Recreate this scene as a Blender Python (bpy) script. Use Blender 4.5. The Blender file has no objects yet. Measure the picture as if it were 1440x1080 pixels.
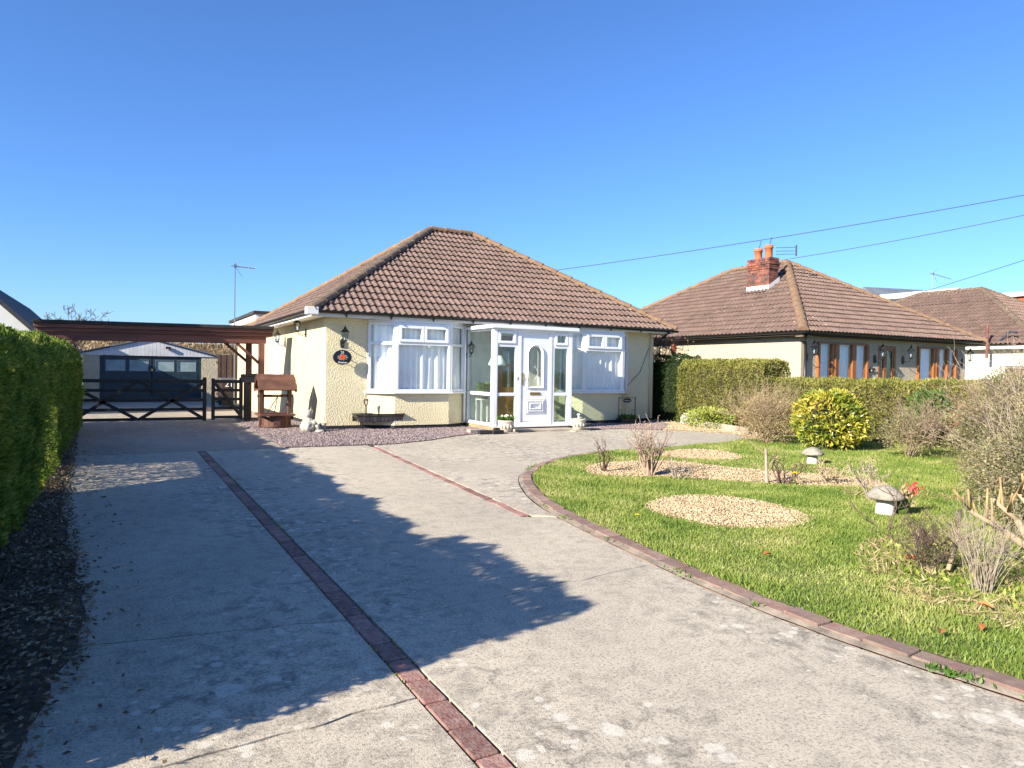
import bpy, bmesh, math, random
import numpy as np
from mathutils import Vector, Matrix, noise
random.seed(7); rng = np.random.default_rng(7)
S = bpy.context.scene
COL = S.collection
rad = math.radians

# ---------------------------------------------------------------- camera
CAM = Vector((-3.696, -14.524, 1.277))
yaw, pitch, roll = rad(29.13), rad(-1.04), rad(0.883)
fw = Vector((math.sin(yaw)*math.cos(pitch), math.cos(yaw)*math.cos(pitch), math.sin(pitch)))
rt = Vector((math.cos(yaw), -math.sin(yaw), 0)); up = rt.cross(fw)
r2 = rt*math.cos(roll)+up*math.sin(roll); u2 = -rt*math.sin(roll)+up*math.cos(roll)
cd = bpy.data.cameras.new('camera'); cam = bpy.data.objects.new('camera', cd); COL.objects.link(cam)
cam.matrix_world = Matrix(((r2.x, u2.x, -fw.x, CAM.x), (r2.y, u2.y, -fw.y, CAM.y), (r2.z, u2.z, -fw.z, CAM.z), (0, 0, 0, 1)))
cd.sensor_width = 36; cd.lens = 989.13/1440*36; cd.clip_end = 2000; cd.clip_start = .05
S.camera = cam
# ---------------------------------------------------------------- sky, sun, exposure
SUN_AZ, SUN_EL = rad(14), rad(26.8)            # light travels towards +X turned SUN_AZ towards +Y
W = bpy.data.worlds.new('World'); S.world = W; W.use_nodes = True
nt = W.node_tree; nt.nodes.clear()
sky = nt.nodes.new('ShaderNodeTexSky'); sky.sky_type = 'NISHITA'; sky.sun_disc = False
sky.sun_elevation = SUN_EL; sky.sun_rotation = math.atan2(-math.cos(SUN_AZ), -math.sin(SUN_AZ))
sky.air_density = 1.0; sky.dust_density = 0.4; sky.ozone_density = 9.0
bg = nt.nodes.new('ShaderNodeBackground'); bg.inputs[1].default_value = 0.092
wo = nt.nodes.new('ShaderNodeOutputWorld')
tint = nt.nodes.new('ShaderNodeMix'); tint.data_type = 'RGBA'; tint.blend_type = 'MULTIPLY'; tint.inputs[0].default_value = 1; tint.inputs[7].default_value = (.92, .96, 1.06, 1)
nt.links.new(sky.outputs[0], tint.inputs[6]); nt.links.new(tint.outputs[2], bg.inputs[0]); nt.links.new(bg.outputs[0], wo.inputs[0])
sd = bpy.data.lights.new('sun', 'SUN'); sun = bpy.data.objects.new('sun', sd); COL.objects.link(sun)
sd.energy = 5.0; sd.angle = rad(.5); sd.color = (1, .91, .76)
ld = Vector((math.cos(SUN_AZ)*math.cos(SUN_EL), math.sin(SUN_AZ)*math.cos(SUN_EL), -math.sin(SUN_EL)))
sun.rotation_euler = ld.to_track_quat('-Z', 'Y').to_euler()
S.view_settings.view_transform = 'Standard'; S.view_settings.look = 'None'
S.view_settings.exposure = 1.27; S.view_settings.gamma = 1; S.view_settings.use_curve_mapping = False

# ---------------------------------------------------------------- materials
MATS = {}
def mat(name, col, rough=.8, col2=None, scale=5., detail=6., bump=0., bscale=40., metal=0., island=0., spec=.4,
        spots=None, stretch=None, fine=None, transl=0., bump_tex='noise', contrast=(.35, .65)):
    """col/col2 mixed by world-space noise; island = brightness spread between pieces; spots = (colour, scale, threshold)."""
    m = bpy.data.materials.new(name); m.use_nodes = True; MATS[name] = m
    n = m.node_tree.nodes; l = m.node_tree.links; n.clear()
    out = n.new('ShaderNodeOutputMaterial'); b = n.new('ShaderNodeBsdfPrincipled')
    b.inputs['Roughness'].default_value = rough; b.inputs['Metallic'].default_value = metal
    b.inputs['Specular IOR Level'].default_value = spec
    geo = n.new('ShaderNodeNewGeometry'); pos = geo.outputs['Position']
    if stretch:
        mp = n.new('ShaderNodeMapping'); mp.inputs['Scale'].default_value = stretch; l.new(pos, mp.inputs[0]); pos = mp.outputs[0]
    def noi(sc, det=6., rg=.6):
        t = n.new('ShaderNodeTexNoise'); t.inputs['Scale'].default_value = sc; t.inputs['Detail'].default_value = det
        t.inputs['Roughness'].default_value = rg; l.new(pos, t.inputs['Vector']); return t.outputs['Fac']
    def ramp(f, a, c):
        r = n.new('ShaderNodeMapRange'); r.inputs[1].default_value = a; r.inputs[2].default_value = c; l.new(f, r.inputs[0]); return r.outputs[0]
    def mix(f, a, c, mode='MIX'):
        x = n.new('ShaderNodeMix'); x.data_type = 'RGBA'; x.blend_type = mode
        for s, v in ((x.inputs[0], f), (x.inputs[6], a), (x.inputs[7], c)):
            if hasattr(v, 'links') or hasattr(v, 'is_linked'): l.new(v, s)
            elif isinstance(v, (int, float)): s.default_value = v
            else: s.default_value = (*v, 1)
        return x.outputs[2]
    c = None
    if col2 is not None: c = mix(ramp(noi(scale, detail), *contrast), col, col2)
    if fine:
        c = mix(ramp(noi(fine[1], 4), .4, .66), c if c else col, fine[0])
    if spots:
        for scol, ssc, th in (spots if isinstance(spots[0], (list, tuple)) and len(spots[0]) == 3 and isinstance(spots[0][0], (list, tuple)) else [spots]):
            v = n.new('ShaderNodeTexVoronoi'); v.inputs['Scale'].default_value = ssc
            ad = n.new('ShaderNodeVectorMath'); ad.operation = 'ADD'; l.new(pos, ad.inputs[0])
            nc = n.new('ShaderNodeTexNoise'); nc.inputs['Scale'].default_value = ssc*2.2; l.new(pos, nc.inputs['Vector'])
            sc_ = n.new('ShaderNodeVectorMath'); sc_.operation = 'SCALE'; sc_.inputs['Scale'].default_value = .5/ssc
            l.new(nc.outputs['Color'], sc_.inputs[0]); l.new(sc_.outputs[0], ad.inputs[1]); l.new(ad.outputs[0], v.inputs['Vector'])
            sep = n.new('ShaderNodeSeparateColor'); l.new(v.outputs['Color'], sep.inputs[0])
            mm = n.new('ShaderNodeMath'); mm.operation = 'MULTIPLY'; mm.inputs[1].default_value = th; l.new(sep.outputs[0], mm.inputs[0])
            pw = n.new('ShaderNodeMath'); pw.operation = 'POWER'; pw.inputs[1].default_value = 3; l.new(sep.outputs[1], pw.inputs[0])
            m2 = n.new('ShaderNodeMath'); m2.operation = 'MULTIPLY'; l.new(mm.outputs[0], m2.inputs[0]); l.new(pw.outputs[0], m2.inputs[1])
            sb = n.new('ShaderNodeMath'); sb.operation = 'SUBTRACT'; l.new(m2.outputs[0], sb.inputs[0]); l.new(v.outputs['Distance'], sb.inputs[1])
            c = mix(ramp(sb.outputs[0], 0, .06), c if c else col, scol)
    if island:
        oi = n.new('ShaderNodeObjectInfo'); ad = n.new('ShaderNodeMath'); ad.operation = 'ADD'
        l.new(oi.outputs['Random'], ad.inputs[0]); l.new(geo.outputs['Random Per Island'], ad.inputs[1])
        fr = n.new('ShaderNodeMath'); fr.operation = 'FRACT'; l.new(ad.outputs[0], fr.inputs[0])
        mr = n.new('ShaderNodeMapRange'); mr.inputs[3].default_value = 1-island; mr.inputs[4].default_value = 1+island; l.new(fr.outputs[0], mr.inputs[0])
        hv = n.new('ShaderNodeHueSaturation'); l.new(mr.outputs[0], hv.inputs['Value'])
        if c: l.new(c, hv.inputs['Color'])
        else: hv.inputs['Color'].default_value = (*col, 1)
        c = hv.outputs[0]
    if c: l.new(c, b.inputs['Base Color'])
    else: b.inputs['Base Color'].default_value = (*col, 1)
    if bump:
        bp = n.new('ShaderNodeBump'); bp.inputs['Strength'].default_value = 1; bp.inputs['Distance'].default_value = bump
        if bump_tex == 'noise': h = noi(bscale, 3, .5)
        else:
            v = n.new('ShaderNodeTexVoronoi'); v.feature = 'SMOOTH_F1'; v.inputs['Scale'].default_value = bscale; l.new(pos, v.inputs['Vector'])
            h2 = noi(bscale*.5, 3, .5); ad = n.new('ShaderNodeMath'); ad.operation = 'ADD'; l.new(v.outputs['Distance'], ad.inputs[0]); l.new(h2, ad.inputs[1]); h = ad.outputs[0]
        l.new(h, bp.inputs['Height']); l.new(bp.outputs[0], b.inputs['Normal'])
    sh = b.outputs[0]
    if transl:
        tr = n.new('ShaderNodeBsdfTranslucent'); mx = n.new('ShaderNodeMixShader'); mx.inputs[0].default_value = transl
        if c: l.new(c, tr.inputs[0])
        else: tr.inputs[0].default_value = (*col, 1)
        l.new(b.outputs[0], mx.inputs[1]); l.new(tr.outputs[0], mx.inputs[2]); sh = mx.outputs[0]
    l.new(sh, out.inputs[0]); return m
def leafmat(name, cols, rough=.5, transl=.25, noise_scale=1.2, spec=.3):
    """colour per leaf from its island number, drifting slowly across the plant"""
    m = bpy.data.materials.new(name); m.use_nodes = True; MATS[name] = m
    n = m.node_tree.nodes; l = m.node_tree.links; n.clear()
    out = n.new('ShaderNodeOutputMaterial'); b = n.new('ShaderNodeBsdfPrincipled'); b.inputs['Roughness'].default_value = rough
    b.inputs['Specular IOR Level'].default_value = spec
    geo = n.new('ShaderNodeNewGeometry'); t = n.new('ShaderNodeTexNoise'); t.inputs['Scale'].default_value = noise_scale
    l.new(geo.outputs['Position'], t.inputs['Vector'])
    a = n.new('ShaderNodeMath'); a.operation = 'MULTIPLY_ADD'; a.inputs[1].default_value = .6; l.new(geo.outputs['Random Per Island'], a.inputs[0])
    sb = n.new('ShaderNodeMath'); sb.operation = 'MULTIPLY_ADD'; sb.inputs[1].default_value = 1.6; sb.inputs[2].default_value = -.6; l.new(t.outputs['Fac'], sb.inputs[0]); l.new(sb.outputs[0], a.inputs[2])
    r = n.new('ShaderNodeValToRGB'); e = r.color_ramp.elements
    while len(e) < len(cols): e.new(.5)
    for i, cc in enumerate(cols): e[i].position = i/(len(cols)-1); e[i].color = (*cc, 1)
    l.new(a.outputs[0], r.inputs[0]); l.new(r.outputs[0], b.inputs['Base Color'])
    tr = n.new('ShaderNodeBsdfTranslucent'); l.new(r.outputs[0], tr.inputs[0])
    mx = n.new('ShaderNodeMixShader'); mx.inputs[0].default_value = transl
    l.new(b.outputs[0], mx.inputs[1]); l.new(tr.outputs[0], mx.inputs[2]); l.new(mx.outputs[0], out.inputs[0]); return m
def glassmat(name, tint=(.92, .96, .96), base=.06):
    m = bpy.data.materials.new(name); m.use_nodes = True; MATS[name] = m
    n = m.node_tree.nodes; l = m.node_tree.links; n.clear()
    out = n.new('ShaderNodeOutputMaterial'); tr = n.new('ShaderNodeBsdfTransparent'); tr.inputs[0].default_value = (*tint, 1)
    gl = n.new('ShaderNodeBsdfGlossy'); gl.inputs['Roughness'].default_value = .02
    ge = n.new('ShaderNodeNewGeometry'); dt = n.new('ShaderNodeVectorMath'); dt.operation = 'DOT_PRODUCT'; l.new(ge.outputs['Normal'], dt.inputs[0]); l.new(ge.outputs['Incoming'], dt.inputs[1])
    ab = n.new('ShaderNodeMath'); ab.operation = 'ABSOLUTE'; l.new(dt.outputs['Value'], ab.inputs[0])
    iv = n.new('ShaderNodeMath'); iv.operation = 'SUBTRACT'; iv.inputs[0].default_value = 1; l.new(ab.outputs[0], iv.inputs[1])
    pw = n.new('ShaderNodeMath'); pw.operation = 'POWER'; pw.inputs[1].default_value = 5; l.new(iv.outputs[0], pw.inputs[0])
    ad = n.new('ShaderNodeMath'); ad.operation = 'MULTIPLY_ADD'; ad.inputs[1].default_value = .95; ad.inputs[2].default_value = .035+base; l.new(pw.outputs[0], ad.inputs[0])
    mx = n.new('ShaderNodeMixShader'); l.new(ad.outputs[0], mx.inputs[0]); l.new(tr.outputs[0], mx.inputs[1]); l.new(gl.outputs[0], mx.inputs[2])
    l.new(mx.outputs[0], out.inputs[0]); return m

def concrete_mat(name, pale, mid, dark, disc):
    """weathered exposed concrete: slow tone drift, mottling, aggregate speckle, dark algae zones, lichen discs"""
    m = bpy.data.materials.new(name); m.use_nodes = True; MATS[name] = m; n = m.node_tree.nodes; l = m.node_tree.links; n.clear()
    out = n.new('ShaderNodeOutputMaterial'); b = n.new('ShaderNodeBsdfPrincipled'); b.inputs['Roughness'].default_value = .95; b.inputs['Specular IOR Level'].default_value = .2
    geo = n.new('ShaderNodeNewGeometry'); pos = geo.outputs['Position']
    def noi(sc, det=4., rg=.55, st=None, dist=0.):
        p = pos
        if st: mp = n.new('ShaderNodeMapping'); mp.inputs['Scale'].default_value = st; mp.inputs['Location'].default_value = (sc, sc*.37, 0); l.new(pos, mp.inputs[0]); p = mp.outputs[0]
        t = n.new('ShaderNodeTexNoise'); t.inputs['Scale'].default_value = sc; t.inputs['Detail'].default_value = det; t.inputs['Roughness'].default_value = rg; t.inputs['Distortion'].default_value = dist; l.new(p, t.inputs['Vector']); return t
    def rng_(f, a, c, lo=0., hi=1.): r = n.new('ShaderNodeMapRange'); r.inputs[1].default_value = a; r.inputs[2].default_value = c; r.inputs[3].default_value = lo; r.inputs[4].default_value = hi; l.new(f, r.inputs[0]); return r.outputs[0]
    def mth(op, a, c):
        x = n.new('ShaderNodeMath'); x.operation = op
        for q, v in ((0, a), (1, c)):
            if isinstance(v, (int, float)): x.inputs[q].default_value = v
            else: l.new(v, x.inputs[q])
        return x.outputs[0]
    def mix(f, a, c):
        x = n.new('ShaderNodeMix'); x.data_type = 'RGBA'
        if isinstance(f, (int, float)): x.inputs[0].default_value = f
        else: l.new(f, x.inputs[0])
        for q, v in ((6, a), (7, c)):
            if isinstance(v, tuple): x.inputs[q].default_value = (*v, 1)
            else: l.new(v, x.inputs[q])
        return x.outputs[2]
    c = mix(rng_(noi(.55, 6, .6, (1, .7, 1)).outputs[0], .35, .68), pale, mid)
    zone = rng_(noi(.42, 4, .6, (1.3, .6, 1)).outputs[0], .42, .62)
    mott = rng_(noi(9, 6, .7, (1, 1, 1), .6).outputs[0], .46, .66)
    c = mix(mth('MULTIPLY', mott, mth('ADD', mth('MULTIPLY', zone, .65), .3)), c, dark)
    sp = rng_(noi(70, 3, .7).outputs[0], .36, .64); c = mix(mth('MULTIPLY', rng_(noi(70, 3, .7).outputs[0], .5, .64), .62), c, dark)
    c = mix(mth('MULTIPLY', rng_(noi(85, 2, .6, (1, 1, 1)).outputs[0], .56, .68), .5), c, disc)
    for sc, th, keep in ((8.5, .44, .6), (16, .46, .55)):
        wv = noi(sc*2.5, 3, .5); sv = n.new('ShaderNodeVectorMath'); sv.operation = 'SCALE'; sv.inputs['Scale'].default_value = .35/sc; l.new(wv.outputs[1], sv.inputs[0])
        ad = n.new('ShaderNodeVectorMath'); ad.operation = 'ADD'; l.new(pos, ad.inputs[0]); l.new(sv.outputs[0], ad.inputs[1])
        v = n.new('ShaderNodeTexVoronoi'); v.inputs['Scale'].default_value = sc; l.new(ad.outputs[0], v.inputs['Vector']); se = n.new('ShaderNodeSeparateColor'); l.new(v.outputs['Color'], se.inputs[0])
        r = mth('MULTIPLY', rng_(se.outputs[0], keep, 1, 0, th), mth('ADD', rng_(zone, .1, .8), .25)); d = rng_(mth('SUBTRACT', r, v.outputs['Distance']), -.02, .07, 0, .8)
        c = mix(mth('MULTIPLY', d, rng_(noi(40, 3).outputs[0], .3, .55, .45, 1)), c, disc)
    l.new(c, b.inputs['Base Color'])
    bp = n.new('ShaderNodeBump'); bp.inputs['Strength'].default_value = .8; bp.inputs['Distance'].default_value = .004; l.new(noi(160, 3, .6).outputs[0], bp.inputs['Height']); l.new(bp.outputs[0], b.inputs['Normal']); l.new(b.outputs[0], out.inputs[0])
concrete_mat('concrete', (.55, .48, .37), (.4, .352, .275), (.115, .104, .088), (.6, .56, .47))
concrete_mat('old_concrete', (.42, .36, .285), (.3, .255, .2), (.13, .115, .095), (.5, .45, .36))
mat('joint_dirt', (.05, .045, .035), 1, (.09, .08, .05), 12)
mat('drive_brick', (.29, .125, .1), .9, (.19, .095, .08), 8, 8, .006, 70, island=.3, fine=((.31, .21, .17), 26), spots=((.42, .38, .31), 18, .4))
mat('kerb_brick', (.22, .115, .092), .9, (.19, .135, .11), 6, 6, .004, 90, island=.2, fine=((.25, .18, .14), 18))
mat('mortar', (.33, .27, .21), .95, (.14, .12, .095), 6, 6, .004, 80)
mat('soil', (.1, .072, .048), 1, (.055, .04, .028), 8, 8, .02, 40)
mat('lawn_soil', (.1, .13, .035), 1, (.17, .16, .06), 2.5, 8, .02, 30)
mat('far_ground', (.1, .12, .04), 1, (.14, .13, .06), .3, 8)
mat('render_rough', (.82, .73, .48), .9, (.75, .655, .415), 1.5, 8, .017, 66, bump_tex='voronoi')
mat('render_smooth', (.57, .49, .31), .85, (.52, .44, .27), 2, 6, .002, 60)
mat('plinth_black', (.02, .02, .025), .8)
mat('upvc', (.82, .83, .84), .3, (.76, .77, .78), 3, spec=.5)
mat('white_paint', (.78, .77, .74), .5, (.68, .67, .63), 5)
mat('black_plastic', (.012, .012, .014), .35, spec=.5)
mat('black_iron', (.018, .018, .02), .45, spec=.5)
mat('tile', (.175, .112, .09), .85, (.118, .08, .067), 3, 8, .003, 60, island=.13, spots=[((.36, .3, .25), 13, .4), ((.3, .18, .05), 5, .2)], fine=((.2, .135, .105), 16))
mat('ridge_tile', (.19, .135, .09), .95, (.1, .075, .058), 9, 8, .012, 40, spots=[((.42, .3, .1), 8, .5), ((.45, .4, .33), 14, .4)])
mat('ridge_lichen', (.25, .155, .085), .95, (.17, .11, .075), 6, 8, .012, 40, spots=[((.34, .21, .07), 9, .42), ((.45, .4, .33), 14, .4)])
mat('roof_deck', (.05, .04, .035), .95)
mat('curtain', (.9, .91, .9), .9)
mat('lace_curtain', (.9, .91, .92), .9, (.8, .83, .88), 14, spots=((.6, .65, .72), 9, .4))
mat('room_wall', (.35, .32, .27), .9)
mat('room_floor', (.2, .15, .1), .8)
mat('oak', (.33, .16, .06), .5, (.22, .1, .04), 9, stretch=(1, 1, .12))
mat('brass', (.6, .42, .15), .3, metal=1)
mat('buff_brick', (.42, .28, .15), .9, (.35, .2, .1), 8, island=.2, bump=.003)
mat('step_stone', (.42, .36, .28), .9, (.3, .26, .2), 6, bump=.004)
mat('stone_pot', (.55, .5, .41), .95, (.4, .36, .29), 16, 6, .006, 60)
mat('staddle_stone', (.36, .32, .26), .95, (.2, .185, .15), 12, 8, .012, 45, spots=((.48, .46, .4), 16, .45))
mat('staddle_leg', (.6, .58, .52), .9, (.45, .43, .37), 9, bump=.004)
mat('white_stone', (.5, .47, .4), .9, (.34, .32, .27), 14, bump=.01, bscale=50)
mat('trough_slat', (.3, .25, .22), .8, (.2, .165, .15), 9, island=.3)
mat('red_timber', (.2, .075, .05), .65, (.11, .045, .035), 5, 6, .003, 60, stretch=(.15, 1, 1), island=.12)
mat('red_post', (.22, .09, .06), .65, (.12, .05, .04), 5, 6, .003, 60, stretch=(1, 1, .15), island=.12)
mat('well_wood', (.15, .066, .042), .7, (.085, .04, .028), 6, 6, .003, 60, island=.2)
mat('black_timber', (.014, .014, .015), .6, (.026, .024, .022), 5, 6, .002, 60)
mat('felt', (.05, .045, .045), .95, (.03, .03, .03), 6)
mat('garage_blue', (.016, .035, .05), .45, (.024, .05, .066), 4)
mat('garage_panel', (.58, .5, .35), .95, (.47, .4, .28), 5, 6, .02, 40, bump_tex='voronoi')
mat('cladding', (.66, .66, .66), .6, (.54, .54, .55), 3)
mat('frosted', (.32, .42, .42), .3, (.2, .28, .28), 3)
mat('bin', (.05, .035, .028), .5)
mat('bin_lid', (.1, .1, .095), .6)
mat('white_print', (.85, .85, .85), .6)
mat('red_print', (.65, .06, .02), .5, (.8, .18, .03), 60)
mat('leaf_print', (.3, .36, .3), .5)
mat('plaque_black', (.008, .009, .016), .25, spec=.6)
mat('fence_wood', (.17, .095, .065), .85, (.1, .06, .045), 4, 6, .004, 40, stretch=(1, 1, .2), island=.25)
mat('slate_roof', (.05, .055, .065), .75, (.03, .034, .042), 3, 6, .01, 10)
mat('grey_slate', (.16, .18, .21), .7, (.11, .125, .15), 3)
mat('white_render', (.8, .8, .79), .9, (.72, .72, .71), 2)
mat('cream_render', (.78, .74, .62), .9, (.7, .66, .54), 2)
mat('pebbledash', (.52, .43, .3), .95, (.38, .31, .22), 30, 4, .02, 60, fine=((.62, .53, .4), 70), bump_tex='voronoi')
mat('brown_frame', (.33, .12, .03), .4, (.27, .09, .022), 3)
mat('terracotta', (.48, .14, .05), .8, (.4, .12, .05), 6)
mat('chimney_brick', (.26, .085, .055), .9, (.09, .05, .045), 5, island=.4, contrast=(.4, .6))
mat('lead', (.6, .62, .64), .6)
mat('orange_tile', (.5, .12, .05), .8, (.4, .1, .05), 4)
mat('steel', (.3, .32, .34), .4, metal=.8)
mat('wire', (.05, .06, .08), .6)
mat('bark', (.13, .1, .07), .95, (.08, .06, .045), 20, bump=.004)
mat('twig_tan', (.42, .32, .2), .9, (.3, .22, .13), 12)
mat('twig_grey', (.4, .34, .26), .9, (.28, .22, .17), 12)
mat('twig_pink', (.4, .29, .21), .9, (.27, .19, .14), 12)
mat('twig_dark', (.09, .06, .05), .9, (.14, .09, .07), 12)
mat('twig_yellow', (.4, .27, .12), .8, (.3, .19, .09), 14)
mat('straw', (.52, .43, .27), .9, (.4, .32, .2), 9)
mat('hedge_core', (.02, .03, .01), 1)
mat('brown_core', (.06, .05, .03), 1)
mat('gravel_tan', (.5, .38, .24), .85, (.4, .29, .17), 3, island=.45)
mat('gravel_bed', (.33, .25, .16), .95, (.25, .18, .11), 20)
mat('slate_chip', (.29, .225, .22), .8, (.21, .165, .17), 4, island=.5)
mat('slate_bed', (.17, .13, .125), .95, (.11, .085, .085), 25)
mat('dead_leaf', (.45, .16, .05), .8)
mat('yellow_petal', (.85, .6, .02), .6)
mat('red_petal', (.55, .04, .05), .6)
mat('white_petal', (.8, .78, .7), .6)
leafmat('hedge_leaf', [(.055, .1, .015), (.125, .205, .028), (.23, .31, .045), (.46, .43, .09)], transl=.45, noise_scale=4.5)
leafmat('privet_leaf', [(.09, .11, .025), (.19, .2, .04), (.28, .27, .06), (.36, .32, .1)], noise_scale=2.4)
leafmat('laurel_leaf', [(.07, .13, .02), (.2, .25, .03), (.42, .38, .05), (.55, .42, .08)], rough=.35, transl=.15, spec=.5, noise_scale=2)
leafmat('green_leaf', [(.04, .1, .015), (.1, .19, .03), (.18, .28, .05)])
leafmat('lime_leaf', [(.14, .22, .03), (.3, .36, .06), (.45, .45, .12)])
leafmat('dry_leaf', [(.26, .18, .09), (.4, .3, .16), (.52, .42, .25)])
leafmat('grey_leaf', [(.09, .1, .04), (.2, .2, .09), (.34, .3, .16), (.38, .27, .16)], noise_scale=2.5)
leafmat('litter_leaf', [(.08, .055, .034), (.2, .14, .085), (.36, .26, .15)], transl=.05)
leafmat('conifer_leaf', [(.012, .03, .01), (.03, .06, .015), (.05, .09, .02)])
leafmat('grass_blade', [(.1, .175, .03), (.195, .285, .048), (.31, .36, .085), (.52, .48, .21)], transl=.35, noise_scale=1.6)
leafmat('wood_twig', [(.16, .11, .06), (.26, .18, .1), (.33, .24, .13)], transl=0, noise_scale=.2)
glassmat('glass', (.985, .995, .995), .01); glassmat('porch_glass', (.9, .95, .93), .05); glassmat('dark_glass', (.8, .88, .9), .1); glassmat('bevel_glass', (.75, .78, .68), .08)

# ---------------------------------------------------------------- helpers
def tag(o, label=None, cat=None, group=None, kind=None):
    for k, v in (('label', label), ('category', cat), ('group', group), ('kind', kind)):
        if v: o[k] = v
    return o
def world_loc(o):
    v = Vector((0, 0, 0))
    while o: v = v+o.location; o = o.parent
    return v
def link(name, me, m, parent=None, loc=None, smooth=False):
    o = bpy.data.objects.new(name, me); COL.objects.link(o)
    if m and not me.materials: me.materials.append(MATS[m])
    if parent: o.parent = parent
    if loc is not None: o.location = loc
    if smooth: me.polygons.foreach_set('use_smooth', [True]*len(me.polygons))
    return o
def thing(name, loc, label, cat, group=None):
    o = bpy.data.objects.new(name, None); COL.objects.link(o); o.location = loc; o.empty_display_size = .2
    return tag(o, label, cat, group)
class MB:
    def __init__(s): s.v = []; s.f = []
    def add(s, vs, fs, M=None):
        b = len(s.v); s.v += [tuple(M @ Vector(v)) if M else tuple(v) for v in vs]; s.f += [tuple(i+b for i in f) for f in fs]; return s
    def box(s, x0, x1, y0, y1, z0, z1, M=None):
        return s.add([(x0, y0, z0), (x1, y0, z0), (x1, y1, z0), (x0, y1, z0), (x0, y0, z1), (x1, y0, z1), (x1, y1, z1), (x0, y1, z1)],
                     [(0, 3, 2, 1), (4, 5, 6, 7), (0, 1, 5, 4), (1, 2, 6, 5), (2, 3, 7, 6), (3, 0, 4, 7)], M)
    def prism(s, poly, z0, z1, M=None):
        n = len(poly); ar = sum(poly[i][0]*poly[(i+1) % n][1]-poly[(i+1) % n][0]*poly[i][1] for i in range(n))
        if ar < 0: poly = poly[::-1]
        return s.add([(x, y, z0) for x, y in poly]+[(x, y, z1) for x, y in poly],
                     [tuple(range(n-1, -1, -1)), tuple(range(n, 2*n))]+[(i, (i+1) % n, n+(i+1) % n, n+i) for i in range(n)], M)
    def tube(s, p0, p1, r0, r1=None, n=8, M=None):
        p0 = Vector(p0); p1 = Vector(p1); r1 = r0 if r1 is None else r1
        d = (p1-p0).normalized(); a = d.orthogonal().normalized(); c = d.cross(a); vs = []
        for p, r in ((p0, r0), (p1, r1)):
            for i in range(n):
                t = 2*math.pi*i/n; vs.append(p+(a*math.cos(t)+c*math.sin(t))*r)
        return s.add(vs, [(i, (i+1) % n, n+(i+1) % n, n+i) for i in range(n)]+[tuple(range(n-1, -1, -1)), tuple(range(n, 2*n))], M)
    def path(s, pts, r, n=6, M=None):
        for a, b in zip(pts[:-1], pts[1:]): s.tube(a, b, r, r, n, M)
        return s
    def beam(s, p0, p1, w, h, M=None):
        p0 = Vector(p0); p1 = Vector(p1); d = (p1-p0); L = d.length; d.normalize()
        upv = Vector((0, 0, 1)) if abs(d.z) < .95 else Vector((0, 1, 0)); sd_ = d.cross(upv).normalized(); u = sd_.cross(d)
        vs = [p+sd_*a*w/2+u*b*h/2 for p in (p0, p1) for a, b in ((-1, -1), (1, -1), (1, 1), (-1, 1))]
        return s.add(vs, [(0, 1, 2, 3), (4, 7, 6, 5), (0, 4, 5, 1), (1, 5, 6, 2), (2, 6, 7, 3), (3, 7, 4, 0)], M)
    def lathe(s, prof, c=(0, 0, 0), n=16, M=None, jit=0):
        vs = []; 
        for r, z in prof:
            for i in range(n):
                t = 2*math.pi*i/n; q = r*(1+jit*random.uniform(-1, 1)); vs.append((c[0]+q*math.cos(t), c[1]+q*math.sin(t), c[2]+z))
        fs = [(k*n+i, k*n+(i+1) % n, (k+1)*n+(i+1) % n, (k+1)*n+i) for k in range(len(prof)-1) for i in range(n)]
        fs += [tuple(range(n-1, -1, -1)), tuple((len(prof)-1)*n+i for i in range(n))]
        return s.add(vs, fs, M)
    def build(s, name, m, parent=None, bevel=0, smooth=False, kind=None, local=False):
        off = world_loc(parent) if (parent and not local) else Vector((0, 0, 0))
        me = bpy.data.meshes.new(name); me.from_pydata([(v[0]-off.x, v[1]-off.y, v[2]-off.z) for v in s.v], [], s.f); me.update()
        bm = bmesh.new(); bm.from_mesh(me); bmesh.ops.recalc_face_normals(bm, faces=bm.faces); bm.to_mesh(me); bm.free()
        o = link(name, me, m, parent, smooth=smooth)
        if bevel:
            b = o.modifiers.new('bevel', 'BEVEL'); b.width = bevel; b.segments = 2; b.limit_method = 'ANGLE'
        if kind: o['kind'] = kind
        return o
def npmesh(name, V, k):
    """V: (N*k,3) vertices, each run of k vertices is one polygon"""
    V = np.asarray(V, np.float32).reshape(-1, 3); n = len(V)//k
    me = bpy.data.meshes.new(name); me.vertices.add(len(V)); me.vertices.foreach_set('co', V.ravel())
    me.loops.add(len(V)); me.loops.foreach_set('vertex_index', np.arange(len(V), dtype=np.int32))
    me.polygons.add(n); me.polygons.foreach_set('loop_start', np.arange(0, n*k, k, dtype=np.int32)); me.polygons.foreach_set('loop_total', np.full(n, k, np.int32))
    me.update(calc_edges=True); return me
def npfaces(name, V, F):
    V = np.asarray(V, np.float32).reshape(-1, 3); F = np.asarray(F, np.int32); k = F.shape[1]
    me = bpy.data.meshes.new(name); me.vertices.add(len(V)); me.vertices.foreach_set('co', V.ravel())
    me.loops.add(F.size); me.loops.foreach_set('vertex_index', F.ravel())
    me.polygons.add(len(F)); me.polygons.foreach_set('loop_start', np.arange(0, F.size, k, dtype=np.int32)); me.polygons.foreach_set('loop_total', np.full(len(F), k, np.int32))
    me.update(calc_edges=True); return me
def unit(a): return a/np.maximum(np.linalg.norm(a, axis=-1, keepdims=True), 1e-9)
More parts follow.
